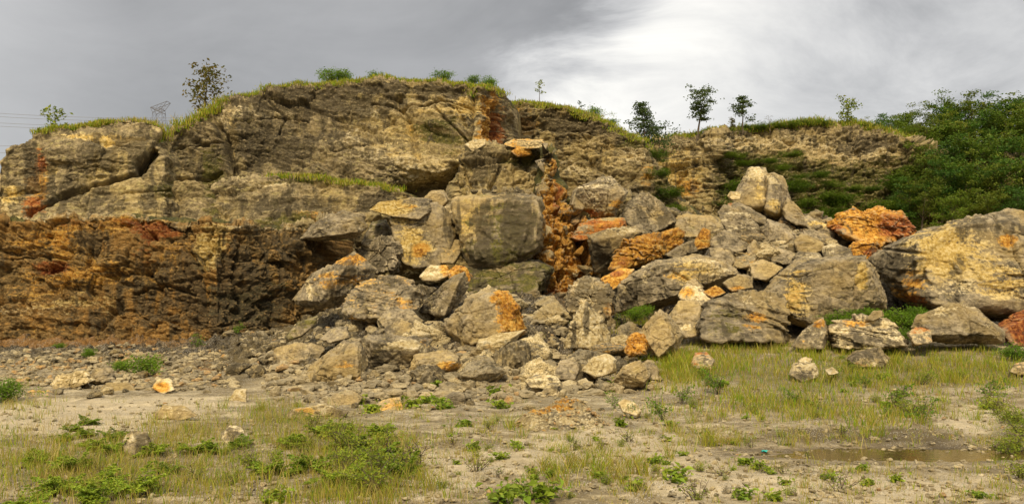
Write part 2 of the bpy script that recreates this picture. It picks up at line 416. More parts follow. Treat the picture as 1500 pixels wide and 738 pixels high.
def make_ground():
    xs = np.arange(-23, 23.01, .05); g = .05; ex = []; v = 23
    while v < 4000: g *= 1.22; v += g; ex.append(v)
    xs = np.concatenate([-np.array(ex[::-1]), xs, ex])
    ys = []; y = 7.5
    while y < 47: ys.append(y); y += max(.032, y * .0042)
    g = .2
    while y < 4500: ys.append(y); g *= 1.2; y += g
    back = []; y = 7.5; g = .1
    while y > -3000: g *= 1.3; y -= g; back.append(y)
    ys = np.array(back[::-1] + ys)
    X, Y = np.meshgrid(xs, ys); n = X.size
    x, y = X.ravel(), Y.ravel()
    z = Gn(x, y)
    V = np.stack([x, y, z], -1)
    px, py = proj(V)
    near = (y > 6) & (y < 60) & (np.abs(x) < 40)
    tal = np.zeros(n); tal[near] = np.clip((G0(x, y)[near] - .12) / .5, 0, 1)
    tal *= 1 - np.clip((px - 955) / 60, 0, 1) * np.clip((31 - y) / 1.5, 0, 1)
    q = np.where(near)[0]; Q = V[q]
    f, c = facet(Q * (2.2, 2.2, 2.2), 3); f2, c2 = facet(Q * (5.5, 5.5, 5.5), 4)
    z[q] += tal[q] * (f * .16 + f2 * .07 - .10 * sst(-c, -.12, 0)) + (1 - tal[q]) * (.014 * f2 * (fbm(Q * 1.1, 2, 8) > .05))
    V[:, 2] = z
    at = {k: np.zeros(n) for k in ('sand', 'soil', 'turf', 'ochre', 'rub', 'wet')}
    B = lambda *a: blob(px, py, *a)
    fr = (y > 3)
    at['sand'] = (1.1 * B(80, 612, 190, 26) + .7 * B(260, 590, 120, 14) + .8 * B(640, 690, 120, 40) + .6 * B(900, 660, 180, 30) + .8 * B(1430, 615, 70, 30) + .8 * B(1300, 715, 260, 30)
                  + .5 * B(1000, 705, 150, 40) + .6 * B(880, 640, 90, 8)) * fr
    at['soil'] = (.8 * B(150, 528, 200, 16) + 1.0 * B(1260, 637, 170, 13) + .55 * B(230, 700, 130, 40) + .4 * B(520, 720, 120, 30) + .4 * B(880, 690, 60, 18) + .6 * B(1390, 660, 60, 14) + 1.0 * B(410, 500, 80, 50) + .5 * B(330, 560, 60, 16)) * fr
    at['turf'] = (.9 * B(1250, 545, 320, 30) + .6 * B(1180, 600, 140, 25) + .7 * B(150, 690, 200, 50) + .6 * B(520, 640, 120, 60) + .7 * B(1480, 640, 50, 40) + .5 * B(400, 610, 60, 20)) * fr * np.where((px > 900) | (y < 24), 1, 0)
    at['ochre'] = (1.0 * B(60, 503, 220, 9) + .7 * B(300, 535, 60, 18) + .6 * B(1230, 350, 90, 40) + .9 * B(840, 395, 60, 60) + .4 * B(960, 585, 60, 8)) * fr
    at['rub'] = tal * .95 + .3 * B(300, 560, 300, 16) * fr
    r = ((x - PUD[0]) / PUD[2]) ** 2 + ((y - PUD[1]) / PUD[3]) ** 2
    at['wet'] = np.exp(-r * .45)
    nx, ny = len(xs), len(ys)
    i = np.arange((ny - 1) * (nx - 1)); r_ = i // (nx - 1) * nx + i % (nx - 1)
    Fq = np.stack([r_, r_ + 1, r_ + nx + 1, r_ + nx], -1)
    obj('ground', new_mesh('ground', V, Fq, M_GROUND, at), kind='structure')
make_ground()

def make_puddle():
    k = np.linspace(0, 2 * np.pi, 97)[:-1]
    V = np.concatenate([[[0, 0, 0]], np.stack([np.cos(k) * PUD[2] * 1.35, np.sin(k) * PUD[3] * 1.5, 0 * k], -1)])
    Fc = np.array([(0, 1 + i, 1 + (i + 1) % 96) for i in range(96)])
    obj('water', new_mesh('water', V, Fc, M_WATER), (PUD[0], PUD[1], -.060), kind='structure')
make_puddle()


# ------------------------------------------------------------------ cliffs: sheets of fractured rock with a face, a top and flanks
RIM = {}
def paint(V, px, py, base, spots, seed):
    n = len(V); at = {k: np.full(n, base.get(k, 0.), np.float32) for k in ATTRS}
    if spots:
        wx = 9 * fbm(V * .6, 3, seed + 50); wy = 9 * fbm(V * .6, 3, seed + 60)
        for (k, cx, cy, rx, ry, s) in spots:
            at[k] += (s * blob(px + wx, py + wy, cx, cy, rx, ry)).astype(np.float32)
    return {k: np.clip(a, 0, 1.3) for k, a in at.items()}

def sheet(name, cols, seed, m, spots=(), base={}, amp=(.5, .22, .09), cell=(2.6, .9, .32), flat=1.5, dip=0.0, flute=0.0, bed=.08, bcell=.42, led=.9, capmoss=.9,
          carve=(), bulge=(), cap=1.0, lean=1.0, depth=14., step=1.25, prof=1.0, rough=.1, rim_name=None):
    cols = np.array(cols, float)
    u = np.arange(cols[0, 0], cols[-1, 0] + .01, step)
    pt, pb, Yt, Yb = (np.interp(u, cols[:, 0], cols[:, k]) for k in (1, 2, 3, 4))
    Yt = Yb + (Yt - Yb) * lean; hmax = np.max(pb - pt); nr = int(hmax / step) + 2
    t = np.linspace(0, 1, nr)[:, None]
    py = pb + (pt - pb) * t; Y = Yb + (Yt - Yb) * t ** prof
    for (cx, cy, rx, ry, a) in bulge: Y = Y - a * blob(u[None, :], py, cx, cy, rx, ry)
    Vf = P(np.broadcast_to(u, py.shape), py, Y)
    rows = [Vf]
    rim = Vf[-1]
    for (dy, dz) in ((.25, .10), (.6, .24), (1.1, .42), (1.8, .66), (2.8, .9), (4.5, 1.0), (7, 1.0), (10, .95), (depth, .9)):
        r = rim.copy(); r[:, 1] += dy; r[:, 2] += dz * cap; r[:, 0] *= 1 + dy / rim[:, 1] * .5
        rows.append(r[None])
    r = rows[-1].copy(); r[..., 2] = -1; r[..., 1] += 1; rows.append(r)
    V = np.concatenate(rows, 0)
    def side(colv, sgn):
        out = []
        for (d, s) in ((.5, .12), (1.2, .3), (2.5, .5), (5, .8), (10, 1.2)):
            c = colv.copy(); c[:, 1] += d; c[:, 0] += sgn * s; out.append(c)
        return np.stack(out, 1)
    V = np.concatenate([side(V[:, 0], -1)[:, ::-1], V, side(V[:, -1], 1)], 1)
    nrow, ncol = V.shape[:2]
    du = np.gradient(V, axis=1); dv = np.gradient(V, axis=0)
    N = np.cross(du, dv); N /= np.linalg.norm(N, axis=-1, keepdims=True) + 1e-9
    fade = np.ones((nrow, ncol)); fade[nr + 1:] = .45; fade[nr + 4:] = .2; fade[:, :5] *= np.array([.1, .1, .15, .3, .6]); fade[:, -5:] *= np.array([.6, .3, .15, .1, .1])
    v = V.reshape(-1, 3); nv = N.reshape(-1, 3)
    q = v.copy(); q[:, 2] += dip * q[:, 0]
    q = q + .3 * np.stack([fbm(q * .5, 2, seed + 1), fbm(q * .5, 2, seed + 2), fbm(q * .5, 2, seed + 3)], -1)
    qs = q * (1, 1, flat)
    d = 0
    for k, (a, c) in enumerate(zip(amp, cell)):
        f, cr = facet(qs / c, seed + 11 * k)
        d = d + a * f - a * .55 * (1 - sst(cr, 0, .16))
    d = d + rough * 2.2 * fbm(q * 1.6, 4, seed + 70) + amp[0] * .9 * fbm(q * .25, 2, seed + 71)
    if led:
        qq = q.copy(); qq[:, 2] *= 2.6
        d = d + led * terrace(fbm(qq * .45, 5, seed + 31, .55), 7, .16) + led * .45 * terrace(fbm(qq * 1.4, 4, seed + 33, .55), 6, .2)
    if bed:
        b, bc = facet(q * (.28, .28, 1.0) / bcell, seed + 90); d = d + bed * b - bed * .6 * (1 - sst(bc, 0, .12))
    if flute: d = d + flute * fbm(q * (1.4, 1.4, .25), 3, seed + 80, ridged=True)
    ppx, ppy = proj(v)
    wx = 5 * fbm(v * .7, 3, seed + 5); wy = 5 * fbm(v * .7, 3, seed + 6)
    for (pts, wd, dp) in carve:                      # real clefts cut into the rock along a polyline
        best = np.full(len(v), 1e9)
        for (a, b) in zip(pts[:-1], pts[1:]):
            a = np.array(a, float); b = np.array(b, float); ab = b - a
            s = np.clip(((ppx + wx - a[0]) * ab[0] + (ppy + wy - a[1]) * ab[1]) / (ab @ ab), 0, 1)
            best = np.minimum(best, np.hypot(ppx + wx - a[0] - s * ab[0], ppy + wy - a[1] - s * ab[1]))
        d = d - dp * np.exp(-(best / wd) ** 2 * 1.2)
    d = d * fade.ravel()
    v2 = v + nv * d[:, None]
    at = paint(v, ppx, ppy, base, spots, seed)
    top = np.zeros((nrow, ncol), np.float32); top[nr + 1:] = capmoss; at['moss'] = np.maximum(at['moss'], top.ravel())
    i = np.arange((nrow - 1) * (ncol - 1)); r_ = i // (ncol - 1) * ncol + i % (ncol - 1)
    Fq = np.stack([r_, r_ + 1, r_ + ncol + 1, r_ + ncol], -1)
    o = obj(name, new_mesh(name, v2, Fq, m, at), kind='structure')
    RIM[rim_name or name] = v2.reshape(nrow, ncol, 3)[nr - 3:nr + 5, 5:-5]
    return o

# far wall behind the pit, half covered in creepers
sheet('far_quarry_wall', [(900, 214, 372, 104, 100), (960, 214, 372, 104, 100), (1000, 207, 372, 103, 99), (1050, 197, 372, 101, 97), (1064, 193, 372, 103, 99), (1100, 190, 372, 106, 101),
      (1200, 183, 372, 106, 101), (1280, 190, 372, 105, 100), (1330, 206, 372, 103, 98), (1360, 222, 372, 101, 96), (1450, 232, 372, 97, 93), (1700, 232, 372, 90, 88)], 21, M_CLIFF,
      spots=[('moss', 1170, 262, 120, 22, .75), ('moss', 1250, 300, 160, 34, 1.0), ('moss', 1120, 235, 60, 16, .5), ('pale', 1240, 250, 60, 10, .95), ('pale', 1110, 212, 60, 12, .95), ('pale', 1260, 268, 60, 8, .95),
             ('gold', 990, 255, 46, 34, .6), ('ochre', 1010, 275, 22, 18, .5), ('pale', 1000, 245, 40, 30, .45), ('pale', 1200, 232, 70, 16, .8), ('dark', 1270, 215, 60, 10, .5), ('pale', 1300, 235, 50, 8, .55), ('moss', 1440, 270, 120, 60, 1.1)],
      amp=(.6, .28, .12), cell=(8, 3, 1.1), rough=.10, bed=.22, bcell=1.3, led=1.2, base={'dark': .16}, cap=1.2, depth=40, flat=1.4)
# second cliff, set back to the right of the main one
sheet('rear_cliff', [(690, 150, 360, 67, 64), (735, 150, 360, 67, 64), (760, 148, 360, 67, 63), (800, 151, 360, 67, 63), (840, 161, 360, 67, 63), (868, 172, 360, 67, 62), (892, 186, 360, 67, 62), (925, 200, 360, 67, 62),
      (944, 209, 360, 67, 62), (955, 236, 360, 68, 62), (972, 264, 360, 69, 62), (1000, 292, 360, 69, 61), (1030, 318, 360, 68, 60), (1060, 335, 360, 66, 60)], 31, M_CLIFF,
      spots=[('dark', 840, 180, 90, 18, .55), ('gold', 880, 225, 70, 30, .28), ('pale', 870, 215, 40, 16, .3), ('pale', 930, 225, 30, 14, .5), ('moss', 975, 285, 24, 22, .9), ('moss', 935, 205, 30, 10, .9), ('ochre', 765, 175, 30, 20, .5), ('ochre', 945, 260, 14, 30, .4),
             ('pale', 850, 245, 60, 14, .35), ('moss', 770, 165, 30, 10, .3), ('ochre', 742, 200, 12, 40, .6)],
      amp=(.28, .12, .06), cell=(4.4, 1.7, .6), rough=.06, bed=.08, bcell=.6, led=.75, cap=.6, lean=.5, base={'dark': .14}, depth=25)
# great main cliff
sheet('main_cliff', [(214, 246, 362, 55, 51), (232, 214, 362, 55, 51), (252, 197, 362, 56, 51), (275, 184, 362, 57, 51.5), (300, 169, 362, 58, 52), (340, 152, 362, 59, 52), (400, 138, 362, 59.5, 53), (470, 127, 362, 60, 53.5), (560, 121, 362, 60, 54),
      (640, 122, 362, 59, 54), (690, 126, 362, 58, 53), (706, 128, 362, 58, 53), (722, 130, 362, 60, 55), (738, 140, 362, 62, 57), (752, 158, 362, 64, 59)], 41, M_CLIFF,
      spots=[('dark', 330, 210, 60, 50, .35), ('dark', 430, 150, 200, 14, .35), ('gold', 340, 200, 12, 34, .6), ('pale', 620, 245, 40, 26, .60), ('pale', 540, 210, 90, 40, .30), ('pale', 670, 180, 40, 40, .3), ('ochre', 720, 180, 16, 50, 1.0), ('rust', 735, 190, 10, 35, .7),
             ('moss', 640, 185, 40, 20, .45), ('moss', 330, 290, 40, 26, .6), ('moss', 310, 240, 18, 28, .6), ('pale', 380, 165, 60, 8, .4), ('dark', 240, 225, 20, 20, .4), ('dark', 460, 200, 120, 40, .22), ('ochre', 600, 180, 90, 40, .16),
             ('dark', 540, 134, 230, 7, .8), ('gold', 650, 200, 70, 60, .32), ('gold', 560, 195, 60, 40, .18), ('pale', 600, 160, 80, 10, .3), ('gold', 690, 150, 30, 20, .4), ('dark', 400, 215, 60, 40, .3), ('dark', 500, 160, 80, 20, .3), ('pale', 335, 182, 20, 16, .4), ('moss', 655, 210, 30, 26, .3)],
      amp=(.20, .08, .04), cell=(4.2, 1.5, .5), flat=1.4, dip=.22, rough=.04, bed=.05, bcell=.5, led=.62, cap=.75, lean=.6, base={'dark': .0}, depth=20,
      carve=[([(585, 283), (625, 276), (652, 270), (668, 250)], 9, 2.2), ([(318, 182), (330, 215), (345, 250)], 6, .9), ([(250, 262), (300, 258), (322, 250)], 3, .6), ([(690, 128), (692, 175), (684, 215)], 5, .9),
             ([(728, 160), (731, 215)], 5, 1.6), ([(585, 150), (600, 185), (615, 235)], 6, .5), ([(395, 150), (418, 172), (410, 196)], 1.8, .30), ([(345, 178), (405, 170), (450, 176)], 1.5, .32), ([(545, 152), (600, 160), (650, 150), (690, 158)], 1.6, .35), ([(470, 222), (540, 212), (585, 222)], 1.4, .28), ([(640, 160), (668, 190), (690, 210)], 2, .4), ([(255, 216), (318, 206)], 1.8, .35)], bulge=[(620, 235, 80, 26, 1.0), (350, 190, 40, 40, .8)])
# left cliff with its own cleft
sheet('left_cliff', [(-2, 268, 362, 50, 49), (2, 244, 362, 50.5, 49), (18, 216, 362, 51, 49), (60, 201, 362, 52, 49), (110, 187, 362, 53, 49), (150, 178, 362, 53.5, 49), (190, 175, 362, 54, 49), (220, 179, 362, 54, 49.5), (240, 188, 362, 54, 50),
      (248, 205, 362, 55, 50.5), (262, 262, 362, 55, 51), (300, 290, 362, 54, 51), (330, 310, 362, 53, 51)], 51, M_CLIFF,
      spots=[('gold', 160, 203, 60, 5, .9), ('gold', 167, 235, 6, 30, .8), ('gold', 142, 240, 6, 22, .6), ('rust', 62, 238, 12, 20, .6), ('dark', 52, 262, 16, 20, .4), ('ochre', 55, 270, 16, 30, .7), ('gold', 20, 285, 24, 16, .7), ('gold', 70, 250, 16, 18, .45), ('dark', 190, 225, 60, 34, .45), ('pale', 4, 310, 16, 20, .8),
             ('dark', 40, 220, 30, 20, .3), ('dark', 120, 290, 90, 20, .3), ('moss', 250, 275, 40, 16, .55), ('moss', 330, 320, 30, 30, .6), ('rust', 48, 302, 20, 18, .5)],
      amp=(.20, .07, .035), cell=(4.0, 1.4, .5), flat=1.5, rough=.04, bed=.05, bcell=.5, led=.38, cap=.45, lean=.7, base={'dark': .15}, depth=18, carve=[([(207, 246), (224, 226), (238, 206), (246, 192)], 6, 2.2), ([(45, 318), (90, 285), (150, 268), (205, 255)], 3.5, .8), ([(120, 212), (165, 208), (205, 216)], 1.4, .28), ([(180, 286), (250, 279), (290, 288)], 1.5, .32)], bulge=[(120, 222, 70, 26, .9)])
# ledge under the main cliff
sheet('rock_ledge', [(318, 275, 372, 50.5, 48.5), (350, 266, 372, 50.5, 48.5), (400, 259, 372, 50.5, 48), (450, 263, 372, 50, 48), (500, 270, 372, 50, 48), (545, 276, 372, 50, 48), (570, 278, 372, 50.5, 48.5), (590, 284, 372, 51, 49)], 61, M_CLIFF,
      spots=[('moss', 480, 262, 90, 8, .8), ('dark', 430, 300, 90, 14, .45), ('ochre', 470, 320, 90, 14, .4), ('moss', 420, 325, 60, 16, .5), ('dark', 555, 300, 24, 24, .7), ('pale', 400, 268, 60, 6, .4)],
      amp=(.2, .08, .04), cell=(3.2, 1.2, .45), flute=.12, rough=.04, led=.35, cap=.5, base={'dark': .08}, depth=6)
# the rock behind the fall
sheet('broken_face', [(430, 335, 480, 46, 44), (520, 318, 480, 46, 44), (560, 318, 480, 47, 44), (640, 300, 480, 47, 44.5), (780, 300, 480, 48.5, 45), (860, 296, 480, 49, 45), (930, 292, 480, 50, 45), (1000, 312, 480, 51, 46), (1040, 318, 480, 51, 46.5), (1090, 335, 480, 51, 47), (1200, 340, 480, 50, 47), (1300, 352, 480, 50, 46)], 71, M_CLIFF,
      spots=[('moss', 740, 402, 70, 20, .8), ('moss', 600, 300, 60, 20, .5), ('dark', 500, 370, 60, 30, .4), ('ochre', 780, 410, 40, 30, .5), ('dark', 960, 300, 60, 20, .3), ('moss', 1060, 318, 40, 8, .5)],
      amp=(.35, .14, .06), cell=(3.2, 1.2, .45), rough=.05, cap=.3, capmoss=.1, base={'dark': .12}, depth=9)
sheet('rock_shoulder', [(664, 262, 330, 47, 45.2), (674, 236, 330, 47, 45), (690, 220, 330, 47, 44.8), (720, 214, 330, 47, 45), (755, 211, 330, 47.2, 45.2), (780, 214, 330, 47.6, 45.6), (794, 222, 330, 48, 46)], 75, M_CLIFF,
      spots=[('dark', 715, 240, 40, 20, .55), ('moss', 770, 232, 40, 12, .45), ('pale', 700, 272, 20, 12, .4), ('dark', 690, 262, 20, 20, .4), ('pale', 790, 255, 16, 20, .4), ('ochre', 808, 240, 8, 30, .8)],
      amp=(.3, .12, .05), cell=(2.4, 1.0, .4), rough=.04, led=.45, cap=.15, depth=5, carve=[([(735, 240), (728, 258), (715, 282)], 3, .4), ([(676, 250), (690, 282)], 3, .3)], capmoss=.2)
# red-stained vein in the corner of the cliff
sheet('ochre_vein', [(780, 300, 450, 43.5, 40.6), (790, 230, 450, 44.0, 40.4), (798, 216, 450, 44.0, 40.4), (812, 222, 450, 44.0, 40.4), (822, 262, 450, 43.8, 40.3), (835, 300, 450, 43.4, 40.4), (848, 322, 450, 43, 40.2), (872, 330, 450, 43, 40.2)], 81, M_BOULD,
      spots=[('rust', 850, 340, 16, 10, .6), ('ochre', 830, 360, 46, 40, .8), ('gold', 805, 340, 14, 30, .6), ('rust', 812, 430, 14, 8, .6), ('ochre', 820, 405, 50, 40, .7), ('gold', 845, 395, 14, 14, .7), ('gold', 825, 375, 10, 12, .7), ('gold', 804, 250, 8, 34, .8), ('ochre', 812, 300, 14, 50, .6), ('ochre', 816, 270, 7, 40, .8), ('ochre', 850, 340, 40, 20, .8), ('pale', 810, 310, 16, 18, .6), ('rust', 816, 290, 6, 30, .9), ('ochre', 800, 340, 30, 60, .5), ('ochre', 838, 345, 30, 14, .5)],
      amp=(.34, .26, .14), cell=(1.7, .75, .33), flat=1.2, rough=.16, cap=.5, depth=5, step=1.0, carve=[([(816, 268), (822, 305)], 4, 1.4), ([(842, 325), (850, 350), (856, 380)], 5, .8), ([(815, 380), (822, 410)], 5, .7)])
# ochre wall on the left
sheet('ochre_wall', [(-90, 326, 530, 38.5, 36.5), (0, 324, 530, 38.2, 36.3), (60, 322, 530, 38, 36), (120, 319, 530, 38, 36), (200, 318, 530, 37.8, 36), (270, 320, 530, 37.6, 36), (318, 324, 530, 37.5, 36), (340, 330, 530, 38, 36.3), (380, 331, 530, 39, 37), (420, 335, 530, 40, 37.6), (450, 340, 530, 41, 38.4), (480, 348, 530, 42.5, 39.6)], 91, M_WALL,
      spots=[('ochre', 80, 350, 90, 26, 0.44), ('ochre', 130, 405, 90, 22, 0.42), ('rust', 230, 338, 30, 9, 1.0), ('rust', 75, 393, 28, 10, 1.0), ('rust', 220, 370, 24, 30, .35), ('ochre', 260, 370, 50, 50, 0.23), ('gold', 318, 352, 24, 22, .7), ('pale', 326, 345, 12, 16, .6), ('gold', 300, 375, 20, 30, .5), ('gold', 100, 440, 110, 30, .30), ('gold', 110, 345, 60, 10, .4), ('ochre', 195, 330, 60, 10, 0.42),
             ('dark', 130, 355, 26, 18, .7), ('dark', 210, 420, 70, 40, .35), ('dark', 375, 450, 70, 50, .6), ('dark', 390, 370, 60, 40, .3), ('moss', 360, 440, 80, 40, .45), ('dark', 260, 460, 60, 40, .3), ('dark', 345, 380, 14, 40, .5), ('ochre', 390, 412, 60, 20, 0.23), ('pale', 60, 450, 90, 22, .30), ('dark', 130, 470, 60, 30, .3), ('dark', 20, 370, 30, 20, .35), ('dark', 270, 400, 30, 50, .35), ('dark', 320, 440, 50, 50, .3), ('ochre', 40, 440, 60, 40, 0.21), ('rust', 150, 330, 120, 6, .3), ('ochre', 180, 480, 160, 20, 0.18),  # dark at the right end: weathering plus painted shade of the corner
             ('dark', 440, 360, 40, 24, .3), ('pale', 400, 334, 60, 4, .5), ('pale', 170, 320, 160, 3, .5)],
      amp=(.24, .15, .075), cell=(2.2, .85, .32), flat=1.25, dip=.12, rough=.07, bed=.03, bcell=.36, led=.45, cap=.25, depth=11, step=1.1, carve=[([(165, 445), (150, 480)], 7, .5), ([(60, 397), (90, 392)], 8, .6), ([(222, 345), (215, 400), (235, 430)], 6, .4), ([(118, 330), (130, 372), (122, 400)], 2.0, .3), ([(0, 376), (50, 370), (105, 381)], 1.8, .35), ([(190, 428), (240, 418), (285, 430)], 1.8, .3), ([(352, 360), (345, 410), (356, 440)], 2.4, .4)], bulge=[(430, 365, 40, 16, .5)])


# ------------------------------------------------------------------ boulders
_ICO = {}
def ico(s):
    if s not in _ICO:
        bm = bmesh.new(); bmesh.ops.create_icosphere(bm, subdivisions=s, radius=1)
        bm.verts.ensure_lookup_table()
        _ICO[s] = (np.array([v.co[:] for v in bm.verts]), np.array([[v.index for v in f.verts] for f in bm.faces])); bm.free()
    return _ICO[s]
def hull_planes(pts):
    bm = bmesh.new()
    for p in pts: bm.verts.new(p)
    bmesh.ops.convex_hull(bm, input=bm.verts)
    bm.normal_update()
    pl = [(f.normal[:], f.normal.dot(f.verts[0].co)) for f in bm.faces if f.calc_area() > 1e-7]
    bm.free()
    return np.array([p[0] for p in pl]), np.array([p[1] for p in pl])
def rock_from(pts, seed, sub, sharp=160, lump=.015, fac=.03, strat=0.0, fine=1.0, cleave=0, terr=.05):
    """solid rock: rounded hull of pts, fractured and roughened. Returns vertices, faces"""
    pts = np.asarray(pts, float); c = (pts.max(0) + pts.min(0)) / 2
    q = pts - c; ext = np.maximum(q.max(0) - q.min(0), 1e-3) / 2; s = float(np.prod(ext) ** (1 / 3))
    n, d = hull_planes(q); d = np.maximum(d, .04 * s)
    rg = np.random.RandomState(seed + 5)
    for i in range(cleave):                            # flat broken faces on the front, top and flanks
        cn = np.array([rg.uniform(-.75, .75), -rg.uniform(.45, 1.), rg.uniform(-.35, .75)]); cn /= np.linalg.norm(cn)
        n = np.vstack([n, cn]); d = np.append(d, (q @ cn).max() * rg.uniform(.78, .93))
    D, Fc = ico(sub); D = D * ext; D = D / np.linalg.norm(D, axis=1, keepdims=True)
    k = np.maximum(D @ n.T, 0) / d
    r = (k ** sharp).sum(1) ** (-1 / sharp)
    V = D * r[:, None]
    Q = V / s + seed * 3.7
    f1, c1 = facet(Q * (1.5, 1.5, 1.5), seed); f2, c2 = facet(Q * (4., 4., 4.6), seed + 1)
    f1b, c1b = facet(Q * (1.1, 1.1, 1.3) + 5, seed + 8)
    lay = rg.normal(size=3); lay[2] += 1.2; lay /= np.linalg.norm(lay); QL = Q + lay * (Q @ lay)[:, None] * 1.8
    dd = s * (lump * 1.6 * fbm(Q * .9, 3, seed + 2) + fac * f1 + fac * .5 * f2 - fac * .5 * (1 - sst(c2, 0, .10)) + fac * .8 * f1b - fac * 1.9 * (1 - sst(c1b, 0, .05))
              + terr * terrace(fbm(QL * .9, 4, seed + 9), 9))
    dd = dd + fine * (.030 * fbm(V * 4.5 + seed, 4, seed + 3) + .05 * terrace(fbm((V + lay * (V @ lay)[:, None] * 1.5) * 1.6 + seed, 3, seed + 12), 8)) * min(1, s)
    if strat:
        a = Q * (1.2, 1.2, 7.); a[:, 2] += 1.6 * Q[:, 0]
        f3, c3 = facet(a, seed + 4); dd = dd + s * strat * f3
    if sub >= 5:
        f4, c4 = facet(V * 5.5 + seed, seed + 6); dd = dd + .028 * f4 * min(1, s)
    V = V + D * dd[:, None]
    return V + c, Fc

def boulder(name, label, Y, depth, outline, base={}, spots=(), ridge=(), m=None, group=None, cat='boulder', seed=None, **kw):
    pts2 = [tuple(float(z) for z in s.split(',')) for s in outline.split()]
    seed = seed or (int(sum(p[0] * 3 + p[1] * 7 for p in pts2)) % 9973)
    rg = np.random.RandomState(seed)
    a = np.array(pts2); cen = a.mean(0)
    L = [P(x, y, Y + rg.uniform(-.12, .12) * depth) for x, y in pts2]
    if ridge:
        L += [P(x, y, Y + dY) for x, y, dY in ridge]
    else:
        # a block: the outline repeated in front as one tilted flat face, its top edge set down and back
        lo_, hi_ = a.min(0), a.max(0); sz = hi_ - lo_; tx = rg.uniform(-.45, .45); ty = rg.uniform(.05, .5)
        top = rg.uniform(.04, .34); side_ = rg.uniform(.80, .95); shx = rg.uniform(-.06, .06) * sz[0]
        for x, y in a:
            fx = (x - cen[0]) / sz[0]; fy = (y - lo_[1]) / sz[1]
            nx_ = cen[0] + shx + (x - cen[0]) * side_; ny_ = lo_[1] + sz[1] * (top + fy * (.97 - top))
            L.append(P(nx_, ny_, Y - depth * np.clip(.30 + tx * fx + ty * (fy - .5), .02, .62)))
    k = cen + (a - cen) * .82
    L += [P(x, y, Y + depth * rg.uniform(.4, .6)) for x, y in k[::2]]
    L = np.array(L)
    wpx = a[:, 0].max() - a[:, 0].min()
    sub = 7 if wpx > 170 else 6 if wpx > 60 else 5 if wpx > 20 else 4
    kw.setdefault('cleave', 0 if ridge else 1)
    V, Fc = rock_from(L, seed, sub, **kw)
    px, py = proj(V)
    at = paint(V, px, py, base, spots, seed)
    zc = V[:, 2].min(); org = np.array([V[:, 0].mean(), V[:, 1].mean(), zc])
    return obj(name, new_mesh(name, V - org, Fc, m or M_BOULD, at), org, None, label, cat, group)

